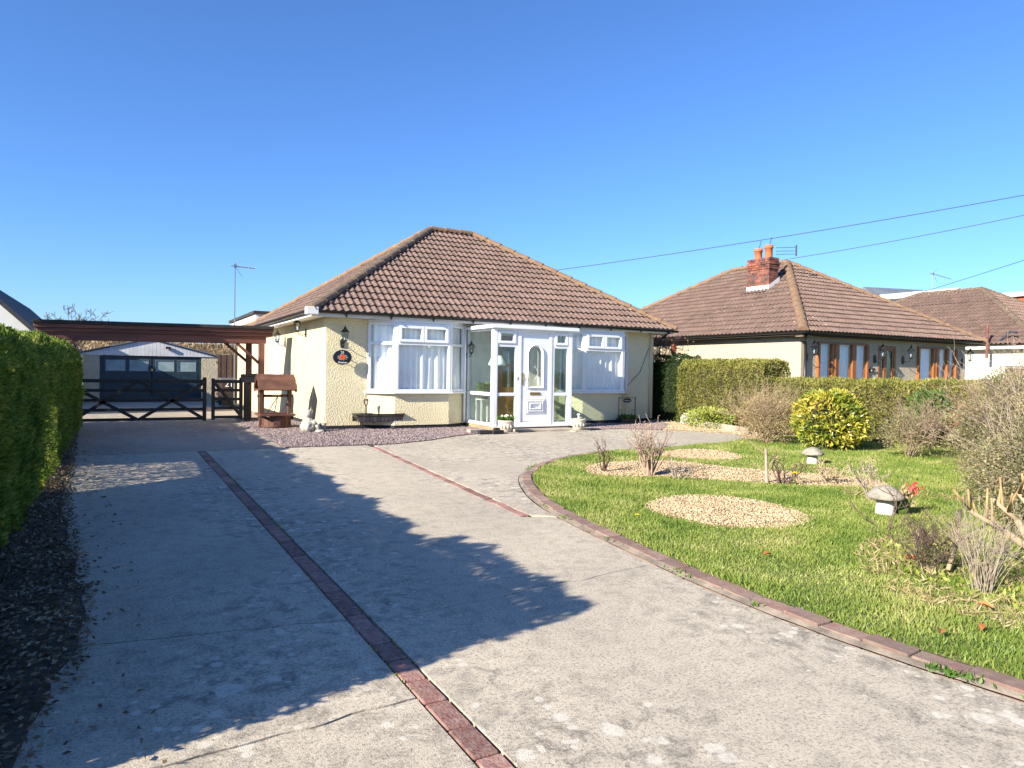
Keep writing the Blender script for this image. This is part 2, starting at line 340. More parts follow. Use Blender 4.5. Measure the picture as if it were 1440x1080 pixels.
def leaves(name, C, D, L, Wd, m, parent=None, fold=.15, kind=None):
    """one folded diamond per leaf; C base points, D directions"""
    C = np.asarray(C, float); n = len(C); D = unit(np.asarray(D, float)); off = np.array(world_loc(parent)) if parent else 0
    R_ = unit(rng.normal(size=(n, 3))); Sd = unit(np.cross(D, R_)); N = np.cross(Sd, D)
    L = (np.full(n, L) if np.isscalar(L) else L)*rng.uniform(.65, 1.25, n); Wd = Wd*rng.uniform(.7, 1.2, n)
    m0 = C+D*(L*.45)[:, None]+N*(Wd*fold)[:, None]
    V = np.stack([C, m0+Sd*(Wd/2)[:, None], C+D*L[:, None], m0-Sd*(Wd/2)[:, None]], 1)-off
    o = link(name, npmesh(name, V.reshape(-1, 3), 4), m, parent)
    if kind: o['kind'] = kind
    return o
def nz(p, s=1.): return noise.noise(Vector((p[0]*s, p[1]*s, p[2]*s)))
def inpoly(P, poly):
    x, y = P[:, 0], P[:, 1]; r = np.zeros(len(P), bool); n = len(poly); j = n-1
    for i in range(n):
        xi, yi = poly[i]; xj, yj = poly[j]
        c = ((yi > y) != (yj > y)) & (x < (xj-xi)*(y-yi)/((yj-yi) or 1e-9)+xi); r ^= c; j = i
    return r
def smooth_poly(pts, closed=True, k=6):
    out = []; n = len(pts)
    for i in range(n if closed else n-1):
        g = (lambda j: pts[j % n]) if closed else (lambda j: pts[min(max(j, 0), n-1)])
        a, b, c, d = g(i-1), g(i), g(i+1), g(i+2)
        for t in [q/k for q in range(k)]:
            out.append(tuple(.5*((2*b[w])+(-a[w]+c[w])*t+(2*a[w]-5*b[w]+4*c[w]-d[w])*t*t+(-a[w]+3*b[w]-3*c[w]+d[w])*t**3) for w in (0, 1)))
    if not closed: out.append(pts[-1])
    return out
def scatter(poly, n):
    P = np.array(poly); lo, hi = P.min(0), P.max(0); A = []
    while sum(map(len, A)) < n:
        q = rng.uniform(lo, hi, (n*2, 2)); A.append(q[inpoly(q, poly)])
    return np.concatenate(A)[:n]
OCT = np.array([(1, 0, 0), (-1, 0, 0), (0, 1, 0), (0, -1, 0), (0, 0, 1), (0, 0, -1)], float)
OCF = np.array([(0, 2, 4), (2, 1, 4), (1, 3, 4), (3, 0, 4), (2, 0, 5), (1, 2, 5), (3, 1, 5), (0, 3, 5)])
def pebbles(name, P, z, size, m, parent, flat=.55):
    n = len(P); off = np.array(world_loc(parent)); s = size*rng.uniform(.5, 1.35, (n, 1, 1))
    V = OCT[None]*rng.uniform(.6, 1.2, (n, 6, 1)); V = V*np.array([1, .75, flat]); a = rng.uniform(0, 6.28, n); t = rng.normal(0, .35, n)
    ca, sa = np.cos(a)[:, None], np.sin(a)[:, None]; x = V[..., 0]*ca-V[..., 1]*sa; y = V[..., 0]*sa+V[..., 1]*ca
    zz = V[..., 2]+x*t[:, None]; V = np.stack([x, y, zz], -1)*s
    V[..., 0] += P[:, 0, None]; V[..., 1] += P[:, 1, None]; V[..., 2] += z+(size*.25*rng.uniform(0, 1, (n, 1))); V -= off
    F = (OCF[None]+np.arange(n)[:, None, None]*6).reshape(-1, 3)
    o = link(name, npfaces(name, V.reshape(-1, 3), F), m, parent); o['kind'] = 'stuff'; return o
def structure(name, mb, m, label=None, cat=None, parent=None):
    o = mb.build(name, m, parent)
    if not parent: o['kind'] = 'structure'
    return o
def twig_segments(base, n, height, spread, levels=3, r=.012, kids=3, wob=.25, up_=.5, seed=0):
    rd = random.Random(seed); seg = []; tips = []
    def grow(p, d, L, r, lv):
        k = 3
        for i in range(k):
            d = (d+Vector((rd.gauss(0, wob), rd.gauss(0, wob), rd.gauss(0, wob)*.6+up_*.12))).normalized(); q = p+d*(L/k); r1 = r*.82
            if q.z < .02: q.z = .02
            seg.append((p, q, r, r1)); 
            if lv > 0 and i > 0:
                for _ in range(rd.randint(1, kids)):
                    e = (d+Vector((rd.gauss(0, .7), rd.gauss(0, .7), rd.gauss(.15, .5)))).normalized(); grow(q, e, L*rd.uniform(.4, .7), r1*.65, lv-1)
            p = q; r = r1
        tips.append((p, d))
    for _ in range(n):
        a = rd.uniform(0, 6.28); t = rd.uniform(0, spread)
        d = Vector((math.cos(a)*t, math.sin(a)*t, 1)).normalized()
        grow(Vector(base)+Vector((math.cos(a), math.sin(a), 0))*rd.uniform(0, .06), d, height*rd.uniform(.6, 1.), r, levels)
    return seg, tips
def segs_mesh(name, seg, m, parent, n=4, mn=.0015):
    A = np.array([s[0] for s in seg]); B = np.array([s[1] for s in seg]); r0 = np.maximum([s[2] for s in seg], mn); r1 = np.maximum([s[3] for s in seg], mn)
    d = unit(B-A); a = unit(np.cross(d, unit(rng.normal(size=d.shape)))); c = np.cross(d, a); V = []
    for P, r in ((A, r0), (B, r1)):
        for i in range(n):
            t = 2*math.pi*i/n; V.append(P+(a*math.cos(t)+c*math.sin(t))*r[:, None])
    V = np.stack(V, 1); k = len(seg); F = np.array([(i, (i+1) % n, n+(i+1) % n, n+i) for i in range(n)])
    F = (F[None]+np.arange(k)[:, None, None]*2*n).reshape(-1, 4); off = np.array(world_loc(parent)) if parent else 0
    return link(name, npfaces(name, V.reshape(-1, 3)-off, F), m, parent, smooth=True)

# ================================================================ THE SETTING
def zg(y): return -.0175*min(max(y-4, 0), 16)
# ground sheet reaching the horizon
mb = MB(); ys = [-300, -40, -18, 4, 8, 12, 16, 20, 40, 700]; xs = [-500, -60, -20, 40, 120, 600]
for i in range(len(ys)-1):
    for j in range(len(xs)-1):
        mb.add([(xs[j], ys[i], zg(ys[i])-.09), (xs[j+1], ys[i], zg(ys[i])-.09), (xs[j+1], ys[i+1], zg(ys[i+1])-.09), (xs[j], ys[i+1], zg(ys[i+1])-.09)], [(0, 1, 2, 3)])
g_ = structure('ground', mb, 'far_ground')
# kerb line (outer edge) and lawn edge
KO = smooth_poly([(-.44, -17), (-.5, -14.2), (-.57, -13.1), (-.62, -12.74), (-.66, -12.24), (-.64, -11.49), (-.52, -10.54), (-.37, -9.58), (-.14, -8.61), (.28, -7.6), (.73, -6.89), (1.53, -6.1), (2.4, -5.6), (3.22, -5.3)], False, 8)
def offset(path, d):
    out = []
    for i, p in enumerate(path):
        a = path[max(i-1, 0)]; b = path[min(i+1, len(path)-1)]; t = Vector((b[0]-a[0], b[1]-a[1])).normalized(); out.append((p[0]+t.y*d, p[1]-t.x*d))
    return out
drive = structure('driveway', MB().prism([(-4.7, -17), (8, -17), (8, -1.5), (-1, -1.5), (-1, 4), (-4.7, 4)], -.085, -.03), 'joint_dirt')
def jag(a, b, amp=.008, step=.12):
    n = max(2, int(math.dist(a, b)/step)); out = []
    nx, ny = (b[1]-a[1])/math.dist(a, b), -(b[0]-a[0])/math.dist(a, b)
    for i in range(n):
        t = i/n; x = a[0]+(b[0]-a[0])*t; y = a[1]+(b[1]-a[1])*t; k = amp*(nz((x, y, 3), 3)+.6*nz((x, y, 9), 14)); out.append((x+nx*k, y+ny*k))
    return out
def slab(poly, m='concrete', top=0., amp=.012, jit=True):
    pts = []
    for i in range(len(poly)):
        a, b = poly[i], poly[(i+1) % len(poly)]
        if math.dist(a, b) < .25 or not jit: pts.append(a)
        else: pts += jag(a, b, amp)
    o = MB().prism(pts, -.06, top).build('slab', m, drive); return o
G_ = .007
def s2(y): return -.02+(y+3.1)*(.55/6.2)        # second brick course, x at y
kout = [p for p in KO]
def kx(y):
    for a, b in zip(KO[:-1], KO[1:]):
        if a[1] <= y <= b[1]: return a[0]+(b[0]-a[0])*(y-a[1])/(b[1]-a[1])
    return KO[-1][0]
XL, X1a, X1b = -4.7, -2.685, -2.565
def crackline(x0, x1, pts):
    xs_ = np.linspace(x0, x1, max(3, int((x1-x0)/.05))); return [(float(x), float(np.interp(x, *zip(*pts)))+.04*nz((x*3, 1, 2))+.014*nz((x*8, 4, 2))) for x in xs_]
crA = crackline(XL, X1a, [(-4.7, -10.78), (-3.8, -10.82), (-3.04, -10.95), (-2.6, -11.05)])
crB = crackline(X1b, kx(-11.), [(-2.44, -11.1), (-1.8, -11.03), (-1.32, -10.98), (-.6, -10.9)])
crC = crackline(XL, X1a, [(-4.7, -12.12), (-3.6, -12.05), (-2.6, -11.98)])
def sh(c, d): return [(x, y+d) for x, y in c]
slab([(XL, -17), (X1a, -17)]+sh(crC, -G_)[::-1], jit=False)
slab(sh(crC, G_)+sh(crA, -G_)[::-1], jit=False)
slab(sh(crA, G_)+[(X1a, -3.03), (XL, -2.99)], jit=False)
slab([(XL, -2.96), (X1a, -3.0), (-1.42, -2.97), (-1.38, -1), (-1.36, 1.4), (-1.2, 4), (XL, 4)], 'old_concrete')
kk = [p for p in kout if p[1] < -11.0]
slab([(X1b, -17)]+[(x-.01, y) for x, y in kk]+sh(crB, -.004)[::-1], jit=False)
k2 = [(x-.01, y) for x, y in kout if -10.85 < y < -9.35]
slab(sh(crB, .004)+k2+[(kx(-9.35)-.02, -9.34), (s2(-9.2)-.055, -9.2), (s2(-6.18)-.055, -6.18), (X1b, -6.1)], jit=False)
slab([(X1b, -6.085), (s2(-6.165)-.055, -6.165), (s2(-3.1)-.055, -3.1), (-1.4, -3.02), (X1b, -3.02)], amp=.006)
k3 = [(x-.01, y) for x, y in kout if y > -9.2]
slab([(s2(-9.1)+.055, -9.1), (kx(-9.3)-.01, -9.32)]+k3+[(3.3, -5.2), (4.35, -5.3), (6.3, -4.95), (7.4, -4.6), (7.85, -3.6), (7.0, -2.35), (6.3, -1.75), (5.4, -1.72), (2.9, -1.72), (2.1, -2.05), (1.2, -2.72), (.4, -3.1), (s2(-3.1)+.055, -3.12)], jit=False)
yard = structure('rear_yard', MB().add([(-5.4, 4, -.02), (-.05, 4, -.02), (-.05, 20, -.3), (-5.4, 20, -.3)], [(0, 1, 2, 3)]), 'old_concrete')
# brick courses set flush in the concrete
def brick_mesh(L, Wb, H, m):
    bm = bmesh.new(); bmesh.ops.create_cube(bm, size=1); bmesh.ops.scale(bm, vec=(L, Wb, H), verts=bm.verts)
    bmesh.ops.bevel(bm, geom=bm.edges[:], offset=.006, segments=1, affect='EDGES'); me = bpy.data.meshes.new('brick'); bm.to_mesh(me); bm.free(); me.materials.append(MATS[m]); return me
BRK = brick_mesh(.205, .098, .06, 'drive_brick')
def course(path, me, parent, z, pitch_=.216):
    acc = 0; seg = list(zip(path[:-1], path[1:])); tot = sum(math.dist(a, b) for a, b in seg); k = int(tot/pitch_)
    for i in range(k):
        d = (i+.5)*pitch_
        for a, b in seg:
            L = math.dist(a, b)
            if d <= L: break
            d -= L
        t = d/L; o = link('brick', me, None, parent); o.location = (a[0]+(b[0]-a[0])*t, a[1]+(b[1]-a[1])*t, z+random.uniform(-.006, .002))
        o.rotation_euler = (random.gauss(0, .012), random.gauss(0, .012), math.atan2(b[1]-a[1], b[0]-a[0])+random.gauss(0, .012))
course([(-2.625, -14.2), (-2.625, -3.05)], BRK, drive, -.028)
course([(s2(-9.15), -9.15), (s2(-3.2), -3.2)], BRK, drive, -.028)
n = 2600; P = np.column_stack([np.where(rng.uniform(0, 1, n) < .6, -2.568, -2.682)+rng.normal(0, .006, n), rng.uniform(-14, -3.2, n)]); P = P[np.array([nz((p[0]*3, p[1]*1.6, 7)) > .02 for p in P])]
tag(leaves('moss', np.column_stack([P, np.full(len(P), -.006)]), rng.normal(0, .7, (len(P), 3))+[0, 0, .4], .014, .008, 'lime_leaf'), 'thin yellow moss growing along the long brick course in the drive', 'moss', kind='stuff')
# raised kerb round the lawn
kerb = thing('brick_kerb', (-.4, -12, 0), 'low curved kerb of worn red bricks edging the lawn', 'kerb')
KB = brick_mesh(.214, .11, .066, 'kerb_brick')
for me_path, w in ((offset(KO, .1), 1),):
    acc = [p for p in me_path if p[1] > -14.3]
    koff = Vector(kerb.location); seg = list(zip(acc[:-1], acc[1:])); tot = sum(math.dist(a, b) for a, b in seg)
    for i in range(int(tot/.222)):
        d = (i+.5)*.222
        for a, b in seg:
            L = math.dist(a, b)
            if d <= L: break
            d -= L
        t = d/L; o = link('brick', KB, None, kerb); o.location = Vector((a[0]+(b[0]-a[0])*t, a[1]+(b[1]-a[1])*t, random.uniform(-.014, .0)))-koff
        o.rotation_euler = (random.gauss(-.05, .03), random.gauss(0, .015), math.atan2(b[1]-a[1], b[0]-a[0])+random.gauss(0, .02))
def ribbon(path, d0, d1, z0, z1, wob=.008):
    m_ = MB(); A = offset(path, d0); B = offset(path, d1); n = len(path)
    vs = [(x+wob*nz((x, y, 5), 5), y, z0) for x, y in A]+[(x+wob*nz((x, y, 8), 5), y, z1) for x, y in B]
    return m_.add(vs, [(i, i+1, n+i+1, n+i) for i in range(n-1)])
KF = smooth_poly(KO[::6]+[KO[-1]], False, 10)
ribbon(KF, .0, .045, .004, .016).build('mortar_haunch', 'mortar', kerb)
ribbon(KF, .04, .2, .012, .012).build('mortar_bed', 'mortar', kerb)
# lawn
KI = offset(KO, .17)
LAWN = [p for p in KI]+[(3.3, -5.4), (4.35, -5.38), (6.3, -5.04), (7.4, -4.7), (8.2, -4.5), (9.6, -4.5), (9.6, -17)]
mb = MB(); nx_, ny_ = 90, 120; gx = np.linspace(-.6, 9.6, nx_); gy = np.linspace(-17, -4.5, ny_)
LZ = lambda x, y: .03+.022*nz((x, y, 0), .8)+.012*nz((x, y, 4), 3)
bm = bmesh.new(); base = [bm.verts.new((x, y, .03)) for x, y in LAWN]; bm.faces.new(base)
bmesh.ops.triangulate(bm, faces=bm.faces[:])
for v in bm.verts: v.co.z = .02
me = bpy.data.meshes.new('lawn'); bm.to_mesh(me); bm.free()
lawn = tag(link('lawn', me, 'lawn_soil'), kind='structure')
BEDS = {'A': smooth_poly([(.72, -9.28), (1.37, -9.08), (1.84, -9.5), (1.75, -10.2), (1.5, -10.5), (1.05, -10.59), (.61, -10.24), (.52, -9.68)]),
        'B': smooth_poly([(1.55, -7.1), (2.0, -6.7), (2.6, -6.65), (3.3, -6.95), (3.5, -7.7), (4.1, -8.7), (4.3, -9.3), (3.75, -9.7), (3.0, -8.95), (2.14, -8.1), (1.44, -7.6)]),
        'C': smooth_poly([(3.6, -6.1), (4.2, -5.8), (4.75, -5.85), (4.85, -6.5), (4.3, -7.1), (3.6, -6.7)])}
for k, poly in BEDS.items():
    bed = thing('gravel_bed', (poly[0][0], poly[0][1], 0), {'A': 'large bare oval gravel bed cut into the lawn', 'B': 'long gravel bed in the lawn with rose bushes growing from it', 'C': 'small shallow gravel patch in the lawn by the path'}[k], 'gravel bed')
    MB().prism(poly, .012, .027).build('bed', 'gravel_bed', bed)
    A = abs(sum(poly[i][0]*poly[i-1][1]-poly[i-1][0]*poly[i][1] for i in range(len(poly))))/2
    gp = scatter(poly, int(A*(3400 if k == 'A' else 2300))); gp[:len(gp)//7] += rng.normal(0, .11, (len(gp)//7, 2))
    pebbles('gravel', gp, .03, .0135, 'gravel_tan', bed)
def grass(name, poly, n, h, exclude, parent=None, dens_focus=True):
    P = scatter(poly, n)
    if dens_focus:
        dist = np.hypot(P[:, 0]-CAM.x, P[:, 1]-CAM.y); P = P[rng.uniform(0, 1, len(P)) < np.clip((7/dist)**1.6, .12, 1)]
    for ex in exclude:
        inside = inpoly(P+rng.normal(0, .06, P.shape), ex); P = P[~(inside & (rng.uniform(0, 1, len(P)) > .015))]
    n = len(P); hh = h*rng.uniform(.4, 1.25, n)*np.array([1+.55*nz((x, y, 2), 1.7) for x, y in P]); a = rng.uniform(0, 6.28, n); w = .0028*rng.uniform(.7, 1.5, n)*(1+np.hypot(P[:, 0]-CAM.x, P[:, 1]-CAM.y)/9)
    ln = rng.uniform(.1, .95, n)*hh; b = rng.uniform(0, 6.28, n)
    z0 = .016
    B0 = np.stack([P[:, 0]-np.cos(a)*w, P[:, 1]-np.sin(a)*w, np.full(n, z0)], 1); B1 = np.stack([P[:, 0]+np.cos(a)*w, P[:, 1]+np.sin(a)*w, np.full(n, z0)], 1)
    T = np.stack([P[:, 0]+np.cos(b)*ln, P[:, 1]+np.sin(b)*ln, z0+hh], 1)
    o = link(name, npmesh(name, np.stack([B0, B1, T], 1).reshape(-1, 3), 3), 'grass_blade', parent); return o
go = grass('grass', LAWN, 1000000, .034, list(BEDS.values()))
tag(go, 'short sunlit green grass covering the lawn inside the curved kerb', 'grass', kind='stuff')
# slate chippings along the house and pale gravel by the path
SL1 = [(-1.38, -2.98), (.4, -3.08), (1.2, -2.7), (2.1, -2.03), (2.9, -1.7), (3.2, -1.6), (3.2, 0.0), (0, 0.0), (0, 4), (-1.2, 4), (-1.34, 1.4)]
SL2 = [(5.2, -1.7), (6.3, -1.73), (7.0, -2.3), (8.3, -1.1), (8.75, -.2), (8.68, 0), (5.2, 0)]
GR3 = [(7.02, -2.33), (7.86, -3.58), (7.45, -4.55), (8.2, -4.45), (8.75, -3.2), (9.2, -1.5), (9.2, 1.5), (8.72, 2), (8.72, -.2), (8.3, -1.1)]
for poly, nm, lab, bm_, pm, dn in ((SL1, 'slate_bed', 'purple slate chippings spread between wishing well, rough wall and porch', 'slate_bed', 'slate_chip', 1100),
                                  (SL2, 'slate_bed', 'shaded purple slate chippings under the wall right beside the porch', 'slate_bed', 'slate_chip', 1100),
                                  (GR3, 'gravel_path', 'pale tan gravel strip beside the clipped hedge and path', 'gravel_bed', 'gravel_tan', 1300)):
    b_ = thing(nm, (poly[0][0], poly[0][1], 0), lab, 'gravel'); MB().prism(poly, -.05, .006).build('bed', bm_, b_)
    A = abs(sum(poly[i][0]*poly[i-1][1]-poly[i-1][0]*poly[i][1] for i in range(len(poly))))/2
    pebbles('chippings', scatter(poly, int(A*dn)), .012, .021, pm, b_, flat=.4)
# soil and leaf litter at the foot of the left hedge
edge = [(-4.02, -13), (-3.98, -11.74), (-3.86, -10.71), (-3.88, -9.88), (-4.05, -8.2), (-4.16, -6.59), (-4.24, -4.5), (-4.29, -2.87), (-4.4, 0), (-4.5, 2.5)]
SO = jag((-5.8, 2.5), (-5.8, -13.2))+[(x+.05*nz((x, y, 1), 4), y) for x, y in smooth_poly(edge, False, 8)]
soil = tag(MB().prism(SO, -.02, .016).build('soil', 'soil'), kind='structure')
P = scatter([(-4.75, -13)]+[(x+.06, y) for x, y in edge]+[(-4.75, 2.5)], 15000); P2 = scatter([(-4.3, -13), (-3.55, -13), (-3.6, -9), (-3.95, -5), (-4.2, 0), (-4.4, 0)], 700)
P = np.concatenate([P, P2[rng.uniform(0, 1, len(P2)) < .6]])
C = np.column_stack([P, rng.uniform(.012, .035, len(P))*np.where(P[:, 0] > -3.9, .4, 1)+.004]); D = np.column_stack([rng.normal(size=(len(P), 2)), rng.normal(0, .18, len(P))])
tag(leaves('leaf_litter', C, D, .035, .016, 'litter_leaf'), 'dark dead leaf litter at the foot of the tall green hedge', 'leaf litter', kind='stuff')

# ================================================================ ROOF TILING
def tile_mesh(name, w, L, lift, roll_h, m, rolls=2, seg=5, thick=.016):
    """interlocking double-roll tile: x across, y up the slope, z off the slope"""
    xs_, zs = [], []
    n = rolls*seg
    for i in range(n+1):
        t = i/seg; f = t-math.floor(t); xs_.append(-w/2+w*i/n); zs.append(roll_h*max(0, math.sin(math.pi*min(1, max(0, (f-.35)/.65))))**.8 if f > .35 else 0.)
    vs = [(x, 0, z+lift) for x, z in zip(xs_, zs)]+[(x, L, z) for x, z in zip(xs_, zs)]+[(x, .002, z+lift-thick) for x, z in zip(xs_, zs)]
    k = n+1; fs = [(i, i+1, k+i+1, k+i) for i in range(n)]+[(2*k+i, 2*k+i+1, i+1, i) for i in range(n)]
    me = bpy.data.meshes.new(name); me.from_pydata(vs, [], fs); me.materials.append(MATS[m]); return me
def hip_roof(parent, x0, x1, y0, y1, z0, ra, rb, tw=.3, gauge=.29, singles=300, m='tile', ridge_m=('ridge_tile', 'ridge_lichen'), faces='FLRB', roll_h=.032, hip_r=.125):
    """eaves rectangle at z0, ridge from ra to rb (points)"""
    ra, rb = Vector(ra), Vector(rb); c = [Vector((x0, y0, z0)), Vector((x1, y0, z0)), Vector((x1, y1, z0)), Vector((x0, y1, z0))]
    along_x = abs(ra.x-rb.x) > abs(ra.y-rb.y)
    if along_x: F = {'F': [c[0], c[1], rb, ra], 'R': [c[1], c[2], rb], 'B': [c[2], c[3], ra, rb], 'L': [c[3], c[0], ra]}
    else: F = {'F': [c[0], c[1], ra], 'R': [c[1], c[2], rb, ra], 'B': [c[2], c[3], rb], 'L': [c[3], c[0], ra, rb]}
    deck = MB()
    for poly in F.values(): deck.add([p-Vector((0, 0, .02)) for p in poly], [tuple(range(len(poly)))])
    roof = deck.build('roof', 'roof_deck', parent); off = world_loc(parent)
    tm = tile_mesh('tile', tw*.985, gauge*1.12, .036, roll_h, m); items = []
    for key, poly in F.items():
        if key not in faces: continue
        o = poly[0]; u = (poly[1]-o).normalized(); n = u.cross(poly[2]-o).normalized()
        if n.z < 0: n = -n
        v = n.cross(u).normalized()
        if v.z < 0: v = -v
        P2 = [((p-o).dot(u), (p-o).dot(v)) for p in poly]; H = max(q[1] for q in P2)
        R3 = Matrix((u, v, n)).transposed().to_4x4()
        for r in range(int(H/gauge)+1):
            yv = r*gauge-.03; ym = yv+gauge*.5
            for k in range(int((P2[1][0])/tw)+2):
                xv = (k+.5)*tw-.1
                def ins(x, y):
                    sg = None
                    return bool(inpoly(np.array([(x, y)]), P2)[0])
                cs = [ins(xv+a*tw/2*.96, max(yv+b*gauge, .01)) for a in (-1, 1) for b in (.1, 1.1)]
                if not any(cs): continue
                M = Matrix.Translation(o+u*xv+v*yv+n*.004)@R3@Matrix.Rotation(random.gauss(0, .006), 4, 'Z')@Matrix.Translation((0, random.gauss(0, .004), abs(random.gauss(0, .002))))
                me = tm
                if not all(cs):
                    bm = bmesh.new(); bm.from_mesh(tm); bm.transform(M); nn = len(P2)
                    for i in range(nn):
                        a, b = poly[i], poly[(i+1) % nn]
                        if i == 0: continue
                        e = (b-a).normalized(); pn = n.cross(e).normalized(); cen = sum(poly, Vector())/nn
                        if (cen-a).dot(pn) < 0: pn = -pn
                        bmesh.ops.bisect_plane(bm, geom=bm.verts[:]+bm.edges[:]+bm.faces[:], plane_co=a, plane_no=pn, clear_inner=True)
                    if not bm.faces: bm.free(); continue
                    bm.transform(M.inverted()); me = bpy.data.meshes.new('tile'); bm.to_mesh(me); bm.free()
                    if not me.materials: me.materials.append(MATS[m])
                items.append(((M.translation-CAM).length+(0 if n.dot(CAM-M.translation) > 0 else 100), M, me))
    items.sort(key=lambda t: t[0]); T = Matrix.Translation(-off)
    for d, M, me in items[:singles]:
        o = link('tile', me, None, roof); o.matrix_local = T@M
    V, Fc = [], {}; nb = 0
    rest = bmesh.new()
    VV, FF, base = [], [], 0
    for d, M, me in items[singles:]:
        MM = T@M; VV += [MM@v.co for v in me.vertices]; FF += [tuple(i+base for i in p.vertices) for p in me.polygons]; base += len(me.vertices)
    rest.free()
    if VV:
        me = bpy.data.meshes.new('tiling'); me.from_pydata(VV, [], FF); me.update(); o = link('tiling', me, m, roof); o['kind'] = 'stuff'
    # hips and ridge
    hips = [(c[0], ra if along_x else ra, 0), (c[1], rb if along_x else ra, 1), (c[2], rb, 1), (c[3], ra if along_x else rb, 1), (ra, rb, 1)]
    for a, b, mi in hips:
        L = (b-a).length; k = max(1, int(L/.42)); d = (b-a).normalized(); sd_ = d.cross(Vector((0, 0, 1))).normalized(); upv = sd_.cross(d)
        for i in range(k):
            p0 = a+d*(L*i/k)+upv*.03; p1 = a+d*(L*(i+1.04)/k)+upv*.015; vs = []; n_ = 8
            for p, r in ((p0, hip_r), (p1, hip_r*.93)):
                for q in range(n_+1):
                    t = math.pi*(q/n_)*1.1-.05*math.pi; vs.append(p+sd_*math.cos(t)*r+upv*math.sin(t)*r*.8)
            m_ = MB().add(vs, [(q, q+1, n_+2+q, n_+1+q) for q in range(n_)]+[tuple(range(n_+1))])
            m_.build('ridge_tile', ridge_m[mi], roof, smooth=False)
    return roof
def frame_rect(mb, x0, x1, z0, z1, t, y0, y1, M=None):
    mb.box(x0, x0+t, y0, y1, z0, z1, M); mb.box(x1-t, x1, y0, y1, z0, z1, M); mb.box(x0+t, x1-t, y0, y1, z0, z0+t, M); mb.box(x0+t, x1-t, y0, y1, z1-t, z1, M); return mb
def panel_matrix(A, B):
    """local x along A->B, local -y outwards (towards the viewer's side), z up"""
    d = Vector((B[0]-A[0], B[1]-A[1], 0)).normalized(); n = Vector((-d.y, d.x, 0))
    return Matrix(((d.x, n.x, 0, A[0]), (d.y, n.y, 0, A[1]), (0, 0, 1, 0), (0, 0, 0, 1))), math.dist(A, B)
def curtain(path, z0, z1, m, parent, pleats=9, amp=.022, name='curtain'):
    n = pleats*8; vs = []; L = sum(math.dist(a, b) for a, b in zip(path[:-1], path[1:])); rows = 7
    pts = []
    for i in range(n+1):
        d = L*i/n
        for a, b in zip(path[:-1], path[1:]):
            l_ = math.dist(a, b)
            if d <= l_+1e-6: break
            d -= l_
        t = d/l_; nx_, ny_ = -(b[1]-a[1])/l_, (b[0]-a[0])/l_; pts.append((a[0]+(b[0]-a[0])*t, a[1]+(b[1]-a[1])*t, nx_, ny_))
    ph = [random.uniform(-.6, .6) for _ in range(n+1)]
    for r in range(rows):
        for i, (x, y, a, b) in enumerate(pts):
            f = r/(rows-1); k = amp*(1.1-.5*f)*(math.sin(i/8*2*math.pi+1.2*math.sin(i*.13+f))+.5*math.sin(i*.37+f*2)); vs.append((x+a*k, y+b*k, z0+(z1-z0)*f))
    return MB().add(vs, [(r*(n+1)+i, r*(n+1)+i+1, (r+1)*(n+1)+i+1, (r+1)*(n+1)+i) for r in range(rows-1) for i in range(n)]).build(name, m, parent, smooth=True)
def gutter(mb, p0, p1, r=.055):
    p0, p1 = Vector(p0), Vector(p1); d = (p1-p0).normalized(); s_ = d.cross(Vector((0, 0, 1))); vs = []; n = 8
    for p in (p0, p1):
        for q in range(n+1):
            t = math.pi+math.pi*q/n; vs.append(p+s_*math.cos(t)*r+Vector((0, 0, 1))*math.sin(t)*r)
    mb.add(vs, [(q, q+1, n+2+q, n+1+q) for q in range(n)]+[tuple(range(n+1)), tuple(range(n+1, 2*n+2))]); return mb

# ================================================================ THE BUNGALOW
WX, WY, EZ = 8.68, 7.0, 2.35
H = thing('bungalow', (4.34, 3.5, 0), 'cream rendered bungalow with brown tiled hip roof and glazed white porch', 'bungalow')
T_ = .24
bayL = ((.9, 0), (1.39, -.335), (2.64, -.335), (3.12, 0)); bayR = ((5.72, 0), (6.22, -.335), (7.4, -.335), (7.8, 0))
mb = MB()
# front wall as piers and aprons round the openings (bays and the inner front door)
for x0, x1, z0, z1 in ((0, .9, .09, EZ), (3.12, 3.95, .09, EZ), (4.85, 5.72, .09, EZ), (7.8, WX, .09, EZ), (.9, 3.12, .09, .76), (5.72, 7.8, .09, .76), (.9, 3.12, 2.27, EZ), (5.72, 7.8, 2.27, EZ), (3.95, 4.85, 2.1, EZ)):
    mb.box(x0, x1, 0, T_, z0, z1)
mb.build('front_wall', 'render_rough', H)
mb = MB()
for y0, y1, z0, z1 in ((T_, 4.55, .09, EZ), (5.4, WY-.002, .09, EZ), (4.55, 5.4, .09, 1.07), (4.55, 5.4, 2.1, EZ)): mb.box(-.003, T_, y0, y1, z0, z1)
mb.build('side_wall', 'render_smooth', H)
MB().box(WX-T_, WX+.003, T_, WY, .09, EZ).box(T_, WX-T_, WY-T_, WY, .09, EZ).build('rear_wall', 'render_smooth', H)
MB().box(.012, WX-.012, .012, WY-.012, -.08, .1).box(-.012, .3, -.012, WY, -.3, .088).box(.3, 3.2, -.012, .2, -.1, .088).box(5.1, WX+.012, -.012, .2, -.1, .088).build('plinth', 'plinth_black', H)
MB().box(.25, WX-.25, .25, WY-.25, .1, .12).build('room_floor', 'room_floor', H)
MB().box(.02, WX-.02, .02, WY-.02, EZ-.01, EZ+.03).box(.25, WX-.25, 3.2, 3.3, .12, EZ-.01).box(3.3, 3.4, .24, 3.2, .12, EZ-.01).box(5.3, 5.4, .24, 3.2, .12, EZ-.01).build('room_partition', 'room_wall', H)
OV = .37
ER = 2.42
hip_roof(H, -OV-.03, WX+OV+.03, -OV-.03, WY+OV+.03, ER, (3.71, 3.5, 5.1), (5.0, 3.5, 5.1))
mb = MB()
